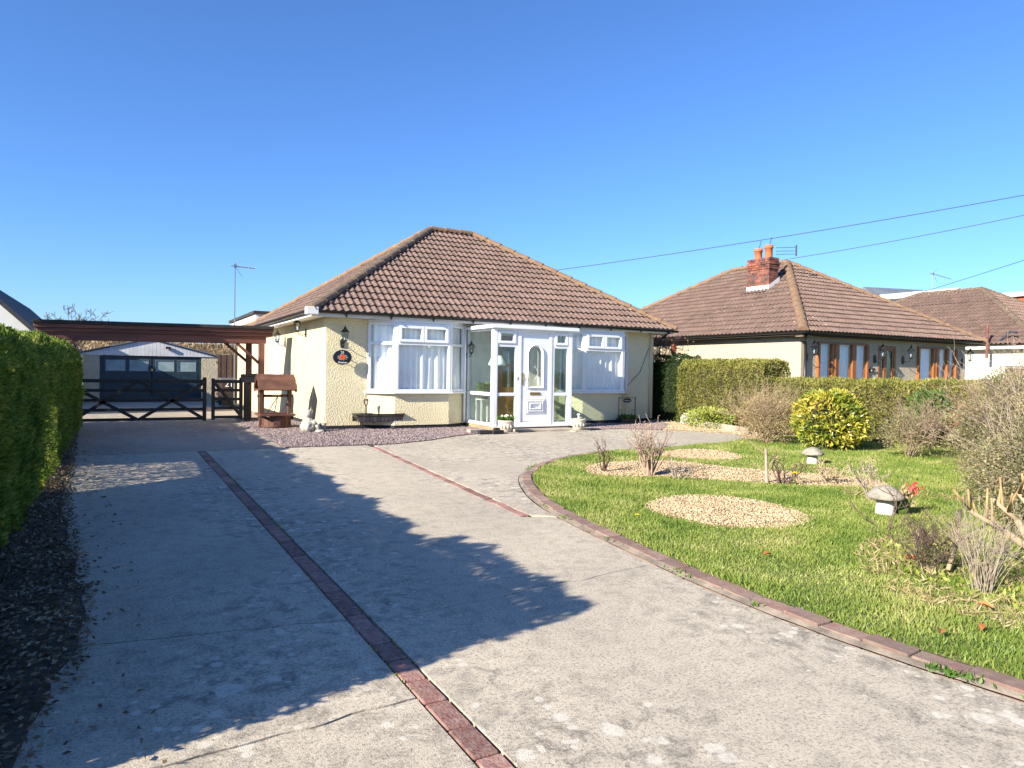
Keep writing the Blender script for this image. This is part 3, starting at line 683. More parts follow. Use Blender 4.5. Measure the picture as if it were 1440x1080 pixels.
mb.box(-OV, WX+OV, -OV, -OV+.02, EZ-.03, EZ+.1); mb.box(-OV, -OV+.02, -OV+.02, WY+OV, EZ-.03, EZ+.1); mb.box(WX+OV-.02, WX+OV, -OV+.02, WY+OV, EZ-.03, EZ+.1)
mb.build('fascia', 'white_paint', H)
MB().box(-OV+.02, WX+OV-.02, -OV+.02, -.002, EZ-.012, EZ+.006).box(-OV+.02, -.004, -.002, WY+OV, EZ-.012, EZ+.006).box(WX+.004, WX+OV-.02, -.002, WY+OV, EZ-.012, EZ+.006).build('soffit', 'white_paint', H)
mb = MB(); gutter(mb, (-OV-.06, -OV-.058, EZ+.085), (WX+OV+.08, -OV-.058, EZ+.06)); gutter(mb, (-OV-.058, WY+OV, EZ+.075), (-OV-.058, -OV-.1, EZ+.085))
gt = mb.build('gutter', 'black_plastic', H)
for x in np.arange(.3, WX+.3, .95): MB().box(x-.02, x+.02, -OV-.115, -OV-.001, EZ+.012, EZ+.035).add([(x-.02, -OV-.06, EZ-.03), (x+.02, -OV-.06, EZ-.03), (x, -OV-.1, EZ+.02), (x, -OV-.02, EZ+.02)], [(0, 1, 2), (0, 1, 3), (0, 2, 3), (1, 2, 3)]).build('bracket', 'black_plastic', gt)
mb = MB().path([(WX+.18, -OV-.05, EZ+.03), (WX+.16, -.2, EZ-.12), (WX+.1, -.07, EZ-.3)], .036, 8); mb.build('downpipe', 'black_plastic', H, smooth=True)
MB().path([(WX-.13, -.035, EZ-.02), (WX-.13, -.035, .1)], .02, 8).build('downpipe', 'render_smooth', H, smooth=True)
MB().path([(WX-.16, -.012, 1.95), (WX-.45, -.012, 1.3), (WX-.85, -.012, .95), (WX-.9, -.012, .84)], .006, 5).build('cable', 'black_plastic', H)
MB().path([(3.13, -.06, 2.3), (3.13, -.06, .12)], .03, 8).build('downpipe', 'upvc', H, smooth=True)
MB().box(-OV-.14, -OV+.1, -OV-.12, -OV+.04, EZ-.01, EZ+.14).build('corner_box', 'white_paint', H, bevel=.01)

def window_panel(parent, A, B, z0, z1, split, tops, t=.055, d=.07, glass='glass', fm='upvc'):
    """one face of a bay: fixed pane below, `tops` opening lights above"""
    M, L = panel_matrix(A, B); mb = MB(); frame_rect(mb, 0, L, z0, z1, t, -d/2, d/2, M)
    mb.box(t, L-t, -d/2, d/2, split-.03, split+.03, M); fr = mb.build('window', fm, parent, bevel=.006)
    MB().box(t-.005, L-t+.005, -.008, .006, z0+t-.005, split-.027, M).build('pane', glass, fr)
    w = (L-2*t)/max(tops, 1)
    if not tops: MB().box(t-.005, L-t+.005, -.008, .006, split+.027, z1-t+.005, M).build('pane', glass, fr)
    for k in range(tops):
        x0 = t+k*w; c = MB(); frame_rect(c, x0+.004, x0+w-.004, split+.033, z1-t-.003, .06, -d/2-.022, d/2-.01, M); cs = c.build('casement', fm, fr, bevel=.006)
        MB().box(x0+.06, x0+w-.06, -.02, -.008, split+.09, z1-t-.06, M).build('pane', glass, fr)
    return fr
def bay(pts, nm):
    a, b, c, d = pts
    MB().prism([(a[0], .0), (b[0], b[1]+.03), (c[0], c[1]+.03), (d[0], .0)][::1], .09, .76).build('bay_wall', 'render_rough', H)
    MB().prism([(a[0]+.01, .0), (b[0]+.01, b[1]+.042), (c[0]-.01, c[1]+.042), (d[0]-.01, .0)], -.08, .089).build('bay_plinth', 'plinth_black', H)
    MB().prism([(a[0]-.1, -.0), (b[0]-.05, b[1]-.06), (c[0]+.05, c[1]-.06), (d[0]+.1, -.0)], .761, .8).build('sill', 'upvc', H, bevel=.008)
    MB().prism([(a[0]-.02, -.0), (b[0]-.02, b[1]-.02), (c[0]+.02, c[1]-.02), (d[0]+.02, -.0)], 2.272, EZ-.015).build('bay_head', 'upvc', H)
    for P, Q, k in ((a, b, 0), (b, c, 2), (c, d, 0)): window_panel(H, P, Q, .802, 2.27, 1.83, k)
    for q in (b, c): MB().box(q[0]-.05, q[0]+.05, q[1]-.028, q[1]+.07, .803, 2.269).build('corner_post', 'upvc', H, bevel=.01)
    curtain([(a[0]+.06, .06), (b[0]+.04, b[1]+.1), (c[0]-.04, c[1]+.1), (d[0]-.06, .06)], .82, 2.26, 'curtain', H, pleats=15, amp=.032)
bay(bayL, 'left'); bay(bayR, 'right')
# side window
M_, L_ = panel_matrix((-.0, 5.4), (-.0, 4.55))
fr = MB(); frame_rect(fr, 0, L_, 1.072, 2.098, .06, -.04, .05, M_); fr.box(L_/2-.03, L_/2+.03, -.04, .05, 1.13, 2.04, M_); f_ = fr.build('window', 'upvc', H, bevel=.006)
for x0, x1 in ((.055, L_/2-.025), (L_/2+.025, L_-.055)): MB().box(x0, x1, -.006, .006, 1.13, 2.04, M_).build('pane', 'glass', f_)
MB().box(-.03, L_+.03, -.13, .0, 1.03, 1.068, M_).build('sill', 'upvc', f_, bevel=.006)
curtain([(.16, 5.35), (.16, 4.6)], 1.1, 2.08, 'curtain', H, 5)
# glazed porch
PX0, PX1, PY = 3.2, 5.17, -1.35
po = MB().box(PX0, PX1, PY, -.003, -.02, .03).build('porch', 'step_stone', H)
BB = brick_mesh(.205, .1, .062, 'buff_brick')
def brick_run(parent, p0, p1, z, n):
    off = world_loc(parent); a = math.atan2(p1[1]-p0[1], p1[0]-p0[0])
    for i in range(n):
        t = (i+.5)/n; o = link('brick', BB, None, parent); o.location = Vector((p0[0]+(p1[0]-p0[0])*t, p0[1]+(p1[1]-p0[1])*t, z))-off; o.rotation_euler = (0, 0, a); o.scale = (math.dist(p0, p1)/n/.213, 1, 1)
brick_run(po, (PX0+.06, -.01), (PX0+.06, PY+.02), .066, 6); brick_run(po, (PX0+.12, PY+.06), (PX1, PY+.06), .066, 9); brick_run(po, (PX1-.06, PY+.12), (PX1-.06, -.01), .066, 6)
pz0, pz1 = .102, 2.2; t = .06
def pframe(A, B, divs, tag_, lights=()):
    M, L = panel_matrix(A, B); mb = MB(); frame_rect(mb, 0, L, pz0, pz1, t, -.035, .035, M)
    for z in divs: mb.box(t, L-t, -.035, .035, z-.035, z+.035, M)
    fr = mb.build('porch_frame', 'upvc', H, bevel=.006); zz = [pz0+t]+[v for z in divs for v in (z-.035, z+.035)]+[pz1-t]
    for a, b in zip(zz[::2], zz[1::2]):
        if lights and b > 2.05:
            c = MB(); frame_rect(c, t+.003, L-t-.003, a+.003, b-.003, .055, -.055, .02, M); cs = c.build('casement', 'upvc', fr, bevel=.006); MB().box(t+.05, L-t-.05, -.02, -.01, a+.05, b-.05, M).build('pane', 'porch_glass', fr)
        else: MB().box(t-.004, L-t+.004, -.007, .005, a-.004, b+.004, M).build('pane', 'porch_glass', fr)
    return fr
pframe((PX0+.036, -.01), (PX0+.036, PY+.08), (.78,), 'side')
pframe((PX0+.04, PY+.036), (3.79, PY+.036), (.78, 1.83), 'front', (1,))
pframe((4.66, PY+.036), (PX1-.04, PY+.036), (.78, 1.83), 'front', (1,))
pframe((PX1-.036, PY+.08), (PX1-.036, -.01), (.78,), 'side')
for q in (PX0+.035, PX1-.035): MB().box(q-.05, q+.05, PY-.015, PY+.085, pz0, pz1).build('corner_post', 'upvc', H, bevel=.01)
MB().box(PX0-.03, PX1+.03, PY-.05, -.003, .098, .1015).box(PX0-.03, PX1+.03, PY-.05, PY+.01, .075, .0975).build('porch_sill', 'upvc', H)
MB().prism([(PX0-.06, -.004), (PX0-.06, PY-.06), (PX1+.14, PY-.06), (PX1+.14, -.004)], 2.202, 2.25).box(PX0-.08, PX1+.15, PY-.08, PY-.055, 2.185, 2.262).box(PX0-.085, PX0-.055, PY-.055, -.38, 2.185, 2.262).build('porch_roof', 'upvc', H, bevel=.006)
# front door
dx0, dx1, dy = 3.795, 4.655, PY+.036
mb = MB(); frame_rect(mb, dx0, dx1, pz0, pz1, .075, dy-.045, dy+.045); fd = mb.build('door_frame', 'upvc', H, bevel=.008)
lx0, lx1, lz0, lz1 = dx0+.08, dx1-.08, .19, 2.0
MB().box(lx0, lx1, dy-.02, dy+.02, 2.003, 2.124).build('door_transom', 'upvc', fd, bevel=.004)
# leaf with an arched light cut out of it
ax, aw, az0, az1 = (lx0+lx1)/2, .17, .95, 1.66
arch = [(ax-aw, az0), (ax+aw, az0)]+[(ax+aw*math.cos(a), az1+aw*math.sin(a)) for a in np.linspace(0, math.pi, 15)]
def arch_face(mb, poly, x0, x1, z0, z1, y0, y1):
    bm = bmesh.new(); outer = [bm.verts.new((x, y0, z)) for x, z in ((x0, z0), (x1, z0), (x1, z1), (x0, z1))]; inner = [bm.verts.new((x, y0, z)) for x, z in poly]
    es = [bm.edges.new((outer[i], outer[(i+1) % 4])) for i in range(4)]+[bm.edges.new((inner[i], inner[(i+1) % len(inner)])) for i in range(len(inner))]
    bmesh.ops.triangle_fill(bm, edges=es, use_beauty=True); r = bmesh.ops.extrude_face_region(bm, geom=bm.faces[:]); bmesh.ops.translate(bm, verts=[v for v in r['geom'] if isinstance(v, bmesh.types.BMVert)], vec=(0, y1-y0, 0))
    bm.verts.index_update(); mb.add([tuple(v.co) for v in bm.verts], [tuple(v.index for v in f.verts) for f in bm.faces]); bm.free(); return mb
def scale_arch(k): return [(ax-aw*k, az0-.0-(k-1)*aw), (ax+aw*k, az0-(k-1)*aw)]+[(ax+aw*k*math.cos(a), az1+aw*k*math.sin(a)) for a in np.linspace(0, math.pi, 15)]
leaf = arch_face(MB(), arch, lx0, lx1, lz0, lz1, dy-.03, dy+.02).build('door', 'upvc', H)
tr_ = MB(); o1, i1 = scale_arch(1.28), scale_arch(.98); n_ = len(o1)
vs = [(x, dy-.031, z) for x, z in o1]+[(x, dy-.06, z) for x, z in scale_arch(1.15)]+[(x, dy-.034, z) for x, z in i1]
tr_.add(vs, [(i, (i+1) % n_, n_+(i+1) % n_, n_+i) for i in range(n_)]+[(n_+i, n_+(i+1) % n_, 2*n_+(i+1) % n_, 2*n_+i) for i in range(n_)]).build('arch_moulding', 'upvc', leaf)
MB().add([(x, dy-.012, z) for x, z in scale_arch(1.02)], [tuple(range(n_))]).build('pane', 'bevel_glass', leaf)
for q in (-.075, .075): MB().path([(ax+q, dy-.016, az0+.04), (ax+q, dy-.016, az1)]+[(ax+q*math.cos(a), dy-.016, az1+.1*math.sin(a)) for a in (.5, 1.0, 1.57)], .004, 5).build('lead_line', 'lead', leaf)
MB().path([(ax-.09, dy-.016, 1.25), (ax, dy-.016, 1.4), (ax+.09, dy-.016, 1.25), (ax, dy-.016, 1.1), (ax-.09, dy-.016, 1.25)], .004, 5).build('lead_line', 'lead', leaf)
for k, (e, yy) in enumerate(((0, .045), (.045, .06), (.1, .07))):
    p = MB(); frame_rect(p, lx0+.1+e, lx1-.1-e, .36+e*.9, .69-e*.9, .03, dy-yy, dy-.029); p.build('panel_moulding', 'upvc', leaf, bevel=.008)
MB().box(ax-.13, ax+.13, dy-.043, dy-.029, .765, .825).build('letterbox', 'brass', leaf, bevel=.004)
hd = MB().box(lx0+.015, lx0+.05, dy-.042, dy-.029, .98, 1.24).build('handle_plate', 'brass', leaf, bevel=.004)
MB().tube((lx0+.032, dy-.04, 1.13), (lx0+.032, dy-.085, 1.13), .01).tube((lx0+.032, dy-.08, 1.13), (lx0+.15, dy-.08, 1.13), .009).build('handle', 'brass', hd, smooth=True)
MB().box(dx0-.05, dx0-.015, dy-.055, dy-.04, 1.1, 1.18).build('bell_push', 'white_paint', fd, bevel=.004)
MB().box(3.65, 5.05, PY-.42, PY-.055, -.02, .045).build('door_step', 'step_stone', H, bevel=.012)
MB().box(PX0+.08, 3.945, -.02, -.003, .11, 2.19).box(4.86, PX1-.08, -.02, -.003, .11, 2.19).build('porch_brightener', 'white_paint', H)  # white panels added over the house wall to brighten the porch interior
# inner front door and things inside the porch
idr = MB(); frame_rect(idr, 3.95, 4.85, .1, 2.1, .07, -.012, .1); d_ = idr.build('inner_door', 'oak', H, bevel=.006)
MB().box(4.02, 4.78, .03, .07, .17, .9).box(4.02, 4.15, .03, .07, .9, 2.03).box(4.65, 4.78, .03, .07, .9, 2.03).box(4.15, 4.65, .03, .07, 1.9, 2.03).box(4.15, 4.65, .03, .07, 1.38, 1.44).build('door_panel', 'oak', d_, bevel=.006)
MB().box(4.15, 4.65, .045, .055, .9, 1.9).build('pane', 'dark_glass', d_)
# rear extension with flat roof
X_ = thing('rear_extension', (2, 9.8, 0), 'flat roofed cream extension behind the bungalow with white fascia', 'extension')
MB().box(0.02, 6, WY+.003, 12.6, -.4, 2.66).build('wall', 'render_smooth', X_)
MB().box(-.2, 6.2, WY+.4, 12.8, 2.662, 2.86).build('fascia', 'white_paint', X_)
MB().box(-.26, 6.26, WY+.36, 12.86, 2.862, 2.95).build('roof', 'felt', X_)

# ---------------------------------------------------------------- wall lanterns
def lantern(loc, out_dir, label, hang=False, s=1., lit_m='glass', grp=None):
    """bracket lantern; out_dir = angle the arm points away from the wall"""
    o = thing('wall_lantern', loc, label, 'lantern', grp); o.rotation_euler = (0, 0, out_dir)
    def b(mb, n, m, **k): return mb.build(n, m, o, local=True, **k)
    arm = .2*s
    b(MB().add([(0, y*s, z*s) for y, z in ((-.035, -.13), (.035, -.13), (.05, -.06), (.05, .02), (0, .07), (-.05, .02), (-.05, -.06))]+[(.022*s, y*s*.8, z*s*.85) for y, z in ((-.035, -.13), (.035, -.13), (.05, -.06), (.05, .02), (0, .07), (-.05, .02), (-.05, -.06))],
          [tuple(range(6, -1, -1)), tuple(range(7, 14))]+[(i, (i+1) % 7, 7+(i+1) % 7, 7+i) for i in range(7)]), 'backplate', 'black_iron')
    b(MB().path([(.015*s, 0, -.05*s), (.08*s, 0, -.085*s), (.15*s, 0, -.06*s), (arm, 0, .0)], .009*s, 6), 'arm', 'black_iron', smooth=True)
    b(MB().lathe([(.015*s, -.01*s), (.045*s, .01*s), (.05*s, .025*s), (.045*s, .03*s)], (arm, 0, 0), 6), 'cup', 'black_iron')
    g = b(MB().lathe([(.046*s, .03*s), (.075*s, .19*s)], (arm, 0, 0), 6), 'lamp_glass', 'dark_glass')
    c = MB()
    for k in range(6):
        a = k*math.pi/3; c.tube((arm+.047*s*math.cos(a), .047*s*math.sin(a), .03*s), (arm+.077*s*math.cos(a), .077*s*math.sin(a), .19*s), .005*s, None, 5)
    b(c, 'cage', 'black_iron')
    b(MB().lathe([(.095*s, .19*s), (.09*s, .2*s), (.04*s, .25*s), (.022*s, .27*s), (.026*s, .285*s), (.006*s, .31*s), (.003*s, .345*s)], (arm, 0, 0), 6), 'lamp_roof', 'black_iron')
    b(MB().lathe([(.012*s, .03*s), (.02*s, .07*s), (.016*s, .1*s), (.004*s, .115*s)], (arm, 0, 0), 8), 'bulb', 'white_print')
    return o
lantern((.34, -.001, 1.84), -math.pi/2, 'black carriage lantern on rough cream wall above the oval plaque')
lantern((-.004, 1.75, 2.1), math.pi, 'black carriage lantern on smooth side wall nearest the house corner')
lantern((-.004, 4.05, 1.92), math.pi, 'black carriage lantern on smooth side wall beside the side window')
def text_mesh(txt, size, M, m, parent, name='lettering', ext=.002):
    cu = bpy.data.curves.new(name, 'FONT'); cu.body = txt; cu.size = size; cu.align_x = 'CENTER'; cu.align_y = 'CENTER'; cu.extrude = ext
    t_ = bpy.data.objects.new(name, cu); COL.objects.link(t_); dg = bpy.context.evaluated_depsgraph_get(); me = bpy.data.meshes.new_from_object(t_.evaluated_get(dg)); bpy.data.objects.remove(t_)
    me.transform(M); me.materials.clear(); me.materials.append(MATS[m]); return link(name, me, None, parent)
FRONT = Matrix.Rotation(math.pi/2, 4, 'X')
# oval plaque, standing a little off the wall on its bracket
pq = thing('house_plaque', (.31, -.13, 1.51), 'oval black house plaque with red rose and white lettering', 'plaque')
el = [(.195*math.cos(a), .155*math.sin(a)) for a in np.linspace(0, 2*math.pi, 40, endpoint=False)]
M0 = Matrix.Translation((.31, -.13, 1.51))@FRONT
MB().prism(el, -.012, .012, M0).build('board', 'plaque_black', pq, bevel=.005)
MB().tube((.31, -.12, 1.55), (.31, 0, 1.6), .008).tube((.31, -.12, 1.45), (.31, 0, 1.45), .008).build('bracket', 'black_iron', pq)
ML = Matrix.Translation((0, -.016, 0))@FRONT
text_mesh('21', .075, ML@Matrix.Translation((0, .098, 0)), 'white_print', pq); text_mesh('Avenue', .062, ML@Matrix.Translation((0, -.105, 0)), 'white_print', pq)
fl = MB(); lf = MB()
for k in range(11):
    a = k*2*math.pi/11+.2; r = .034+.012*(k % 2); fl.prism([(r*math.cos(a)+.026*math.cos(q), r*.85*math.sin(a)+.022*math.sin(q)+.004) for q in np.linspace(0, 6.28, 9)[:-1]], .012+.0009*k, .0135+.0009*k, M0)
for k in range(9):
    a = k*2*math.pi/9; r = .085; lf.prism([(r*math.cos(a)+.03*math.cos(q)*(1 if abs(math.cos(a)) > .5 else .6), r*.62*math.sin(a)+.014*math.sin(q)) for q in np.linspace(0, 6.28, 7)[:-1]], .0121, .0128+.0003*k, M0)
fl.build('rose_emblem', 'red_print', pq); lf.build('leaf_emblem', 'leaf_print', pq)
# trough with tool-handle supports
tr = thing('wall_trough', (1.07, -.22, .18), 'dark slatted wall trough with two spade handles rising from it', 'planter')
def trough_sec(z): return .11+.05*(z-.18)/.15
pr = [(.62, .18), (.52, .27), (.55, .34), (1.59, .34), (1.62, .27), (1.52, .18)]
for x in np.arange(.6, 1.56, .082):
    MB().add([(x, -.3, .18), (x+.07, -.3, .18), (x+.075, -.37, .335), (x-.005, -.37, .335), (x, -.285, .18), (x+.07, -.285, .18), (x+.075, -.355, .335), (x-.005, -.355, .335)], [(0, 1, 2, 3), (4, 7, 6, 5), (0, 3, 7, 4), (1, 5, 6, 2), (0, 4, 5, 1), (3, 2, 6, 7)]).build('slat', 'trough_slat', tr)
MB().box(.55, 1.59, -.375, -.36, .325, .345).box(.55, 1.59, -.06, -.045, .325, .345).box(.54, .555, -.375, -.045, .325, .345).box(1.585, 1.6, -.375, -.045, .325, .345).add([(.55, -.36, .335), (.55, -.05, .335), (.62, -.06, .18), (.62, -.3, .18)], [(0, 1, 2, 3)]).add([(1.59, -.36, .335), (1.59, -.05, .335), (1.53, -.06, .18), (1.53, -.3, .18)], [(0, 1, 2, 3)]).box(.62, 1.53, -.3, -.06, .176, .19).box(.56, 1.58, -.06, -.045, .18, .325).build('trough_body', 'black_iron', tr)
MB().box(.57, 1.57, -.355, -.062, .28, .318).build('compost', 'soil', tr)
C = np.column_stack([rng.uniform(.58, 1.56, 500), rng.uniform(-.35, -.07, 500), np.full(500, .315)]); leaves('moss', C, rng.normal(0, .5, (500, 3))+[0, 0, .6], .03, .014, 'lime_leaf', tr)
for x in (.8, 1.38):
    hnd = MB().path([(x, -.2, .3), (x, -.2, .5)], .013, 8).path([(x, -.2, .5), (x-.035, -.2, .56), (x-.045, -.2, .63)], .011, 6).path([(x, -.2, .5), (x+.035, -.2, .56), (x+.045, -.2, .63)], .011, 6).tube((x-.05, -.2, .63), (x+.05, -.2, .63), .014)
    hnd.build('tool_handle', 'black_iron', tr, smooth=True)
for x in (.68, .73, 1.42, 1.47): MB().path([(x, -.2, .18), (x, -.2, .0)], .007, 5).build('fork_tine', 'black_iron', tr)
MB().path([(.95, -.2, .18), (1.03, -.06, .13)], .006, 5).path([(1.15, -.2, .18), (1.07, -.06, .13)], .006, 5).build('stay', 'black_iron', tr)
# wire planter with welcome oval under the right bay
wp = thing('welcome_planter', (7.48, -.2, .05), 'black wire plant stand with oval welcome sign against the shaded wall', 'plant stand')
x0, x1, yy = 7.22, 7.74, -.45
MB().path([(x0, yy, .0), (x0, yy, .68)], .011, 6).path([(x1, yy, .0), (x1, yy, .68)], .011, 6).path([(x0, yy, .63), (x0+.12, yy, .66), (x0+.26, yy, .665), (x1-.12, yy, .66), (x1, yy, .63)], .006, 5).path([(x0, yy, .15), (x1, yy, .15)], .006, 5).build('wire_frame', 'black_iron', wp)
for s_, xx in ((1, x0), (-1, x1)): MB().path([(xx+s_*(.05+.05*math.cos(a)), yy, .27+.09*math.sin(a)) for a in np.linspace(-2, 2.6, 9)], .004, 5).build('scroll', 'black_iron', wp)
MS = Matrix.Translation((7.48, yy-.005, .585))@FRONT
MB().prism([(.125*math.cos(a), .058*math.sin(a)) for a in np.linspace(0, 2*math.pi, 28, endpoint=False)], -.008, .008, MS).build('oval_sign', 'plaque_black', wp)
text_mesh('Welcome', .05, Matrix.Translation(Vector((7.48, yy-.016, .583))-Vector(wp.location))@FRONT, 'cladding', wp)
MB().box(x0+.02, x1-.02, yy-.1, yy+.12, .0, .14).build('trough', 'black_iron', wp, bevel=.01)
n = 420; C = np.column_stack([rng.uniform(x0+.03, x1-.03, n), rng.uniform(yy-.1, yy+.1, n), rng.uniform(.12, .19, n)]); leaves('plants', C, rng.normal(0, .6, (n, 3))+[0, 0, .7], .07, .035, 'green_leaf', wp)
# stone pots by the door
def pot(loc, label, plant):
    o = thing('stone_pot', loc, label, 'plant pot')
    def b(mb, n, m, **k): return mb.build(n, m, o, local=True, **k)
    b(MB().box(-.2, .2, -.2, .2, -.03, .02), 'base_slab', 'step_stone', bevel=.008)
    b(MB().lathe([(.1, .02), (.11, .03), (.14, .12), (.165, .2), (.16, .215), (.175, .225), (.178, .262), (.15, .265), (.145, .225)], n=20), 'pot', 'stone_pot', smooth=True)
    for k in range(14):
        a = k*2*math.pi/14; b(MB().lathe([(.018, -.03), (.02, 0), (.012, .03)], (.152*math.cos(a), .152*math.sin(a), .14), 6), 'relief', 'stone_pot')
    b(MB().lathe([(.15, .2), (.15, .235)], n=14), 'compost', 'soil')
    n = 130 if plant else 26; a = rng.uniform(0, 6.28, n); r = .12*np.sqrt(rng.uniform(0, 1, n)); C = np.column_stack([r*np.cos(a), r*np.sin(a), np.full(n, .23)])+np.array(loc)
    D = np.column_stack([np.cos(a)*.6, np.sin(a)*.6, rng.uniform(.5, 1.4, n)])
    leaves('leaves', C, D, .13 if plant else .06, .045 if plant else .02, 'green_leaf', o)
    if plant:
        c2 = C[:10]+np.array([0, 0, .12]); leaves('flowers', np.repeat(c2, 5, 0), rng.normal(0, 1, (50, 3))+[0, 0, .4], .03, .02, 'white_petal', o, kind='stuff')
    else: b(MB().tube((0, 0, .22), (.01, 0, .33), .018, .02).lathe([(.02, 0), (.045, .03), (.03, .05)], (.01, 0, .32), 8), 'ornament', 'lead')
    return o
pot((3.28, -1.78, 0), 'carved stone pot with leafy green plant left of the front door', True)
pot((5.07, -1.8, 0), 'carved stone pot with small metal ornament right of the front door', False)
for k, (x, y, rz, m) in enumerate(((2.62, -1.62, .1, 'step_stone'), (2.72, -1.9, -.05, 'kerb_brick'), (2.98, -1.95, .08, 'kerb_brick'))):
    o = tag(MB().box(-.13, .13, -.07, .07, -.035, .035).build('loose_paver', 'step_stone' if k == 0 else 'plinth_black', None, bevel=.01), ('pale loose paver on the slate by the porch corner', 'dark loose brick lying next to the pale paver', 'dark loose brick lying against the leafy stone pot')[k], 'paver'); o.location = (x, y, .045); o.rotation_euler = (0, 0, rz)
# porch plant, stool and hanging lantern seen through the glass
st = thing('plant_stool', (3.5, -.35, .03), 'white stool carrying a flowering plant inside the glazed porch', 'stool')
MB().box(3.34, 3.66, -.5, -.2, .62, .65).build('seat', 'white_paint', st, bevel=.005)
for sx in (3.36, 3.64):
    for sy in (-.48, -.22): MB().box(sx-.014, sx+.014, sy-.014, sy+.014, .03, .62).build('leg', 'white_paint', st)
fp = thing('porch_plant', (3.5, -.35, .65), 'potted flowering plant on the white stool behind porch glass', 'potted plant')
MB().lathe([(.07, .65), (.1, .82), (.095, .82)], (3.5, -.35, 0), 14).build('pot', 'white_stone', fp, smooth=True)
n = 240; a = rng.uniform(0, 6.28, n); C = np.column_stack([3.5+.06*np.cos(a), -.35+.06*np.sin(a), rng.uniform(.8, .95, n)]); leaves('leaves', C, np.column_stack([np.cos(a), np.sin(a), rng.uniform(.1, 1.2, n)]), .14, .05, 'lime_leaf', fp)
ts = thing('tall_lamp', (3.52, -.75, .03), 'wooden standard lamp with pale shade inside the glazed porch', 'lamp')
MB().lathe([(.12, .03), (.12, .06), (.025, .09), (.022, 1.42)], (3.62, -.7, 0), 12).build('stand', 'oak', ts, smooth=True); MB().lathe([(.2, 1.4), (.19, 1.45), (.1, 1.62)], (3.62, -.7, 0), 18).build('lamp_shade', 'curtain', ts, smooth=True)
lantern((3.215+.02, -.001, 1.66), -math.pi/2, 'black lantern hanging on the wall inside the glazed porch', s=.9)

# ================================================================ GATE, PERGOLA, WELL
GY = 2.85
def five_bar(x0, x1, z0, z1, braces, name, label):
    g = thing(name, ((x0+x1)/2, GY, 0), label, 'gate')
    for k, z in enumerate(np.linspace(z0+.04, z1-.045, 5)): MB().box(x0, x1, GY-.018, GY+.018, z-.032 - (.012 if k == 4 else 0), z+.032).build('rail', 'black_timber', g, bevel=.004)
    for a, b in braces: MB().beam((a[0], GY-.036, a[1]), (b[0], GY-.036, b[1]), .03, .07).build('brace', 'black_timber', g)
    MB().box(x0-.002, x0+.07, GY-.034, GY+.034, z0-.02, z1+.02).build('stile', 'black_timber', g, bevel=.004); MB().box(x1-.075, x1+.002, GY-.034, GY+.034, z0-.02, z1+.04).build('stile', 'black_timber', g, bevel=.004)
    return g
gz0, gz1 = .06, .99
five_bar(-5.35, -1.98, gz0, gz1, [((-4.55, gz0+.05), (-3.35, gz1-.05)), ((-3.35, gz1-.05), (-2.06, gz0+.05)), ((-4.45, gz1-.25), (-3.35, gz0+.03)), ((-3.35, gz0+.03), (-2.06, gz1-.1)), ((-5.3, gz1-.1), (-4.45, gz0+.4))], 'field_gate', 'wide black five bar gate with crossed braces across the drive')
five_bar(-1.87, -1.2, gz0+.02, gz1, [((-1.83, gz1-.05), (-1.24, gz0+.08))], 'side_gate', 'narrow black side gate with one diagonal brace beside the wide gate')
o = thing('gate_post', (-1.1, GY, 0), 'black timber gate post beside the pergola upright', 'post'); MB().box(-1.17, -1.03, GY-.07, GY+.07, -.02, 1.06).build('shaft', 'black_timber', o, bevel=.01); MB().box(-1.18, -1.02, GY-.08, GY+.08, 1.061, 1.08).build('cap', 'black_timber', o, bevel=.006)
o = thing('folded_sheet', (-1.02, GY, 1.08), 'dark plastic sheet draped over the gate post', 'sheet')
cl = MB(); nu, nv = 14, 10; vs = []
for i in range(nu):
    for j in range(nv):
        x = -1.24+.36*i/(nu-1); t = j/(nv-1)*2-1; vs.append((x, GY+.1*t+.02*nz((x*9, t*3, 1)), 1.12-.2*t*t+.035*nz((x*12, t*4, 5))))
cl.add(vs, [(i*nv+j, i*nv+j+1, (i+1)*nv+j+1, (i+1)*nv+j) for i in range(nu-1) for j in range(nv-1)]).build('cloth', 'black_plastic', o, smooth=True)
# pergola
PYF = 3.2
pg = thing('pergola', (-2.9, PYF, 0), 'red brown timber pergola beam on posts spanning the drive gate', 'pergola')
zt = 2.27
for k, (dz0, dz1, dy) in enumerate(((.075, 0, .0), (.16, .079, .035), (.245, .164, .07))): MB().add([(-5.3+.02*k, PYF-.1+dy, zt-dz1-.06), (-.46-.01*k, PYF-.1+dy, zt-dz1), (-.46-.01*k, PYF-.1+dy, zt-dz0), (-5.3+.02*k, PYF-.1+dy, zt-dz0-.06)]+[(-5.3+.02*k, PYF+.55, zt-dz1-.06), (-.46-.01*k, PYF+.55, zt-dz1), (-.46-.01*k, PYF+.55, zt-dz0), (-5.3+.02*k, PYF+.55, zt-dz0-.06)], [(0, 1, 2, 3), (7, 6, 5, 4), (0, 4, 5, 1), (1, 5, 6, 2), (2, 6, 7, 3), (3, 7, 4, 0)]).build('fascia_board', 'red_timber' if k else 'felt', pg, bevel=.006)
MB().beam((-5.15, PYF+.06, 1.885), (-.62, PYF+.06, 1.935), .1, .17).build('beam', 'red_timber', pg, bevel=.008)
MB().beam((-5.15, PYF+.45, 1.885), (-.62, PYF+.45, 1.935), .1, .17).build('beam', 'red_timber', pg, bevel=.008)
for x, y in ((-.72, PYF+.06), (-.95, PYF+.45), (-5.05, PYF+.06), (-5.05, PYF+.45)): MB().box(x-.065, x+.065, y-.065, y+.065, -.02, 1.86).build('post', 'red_post', pg, bevel=.01)
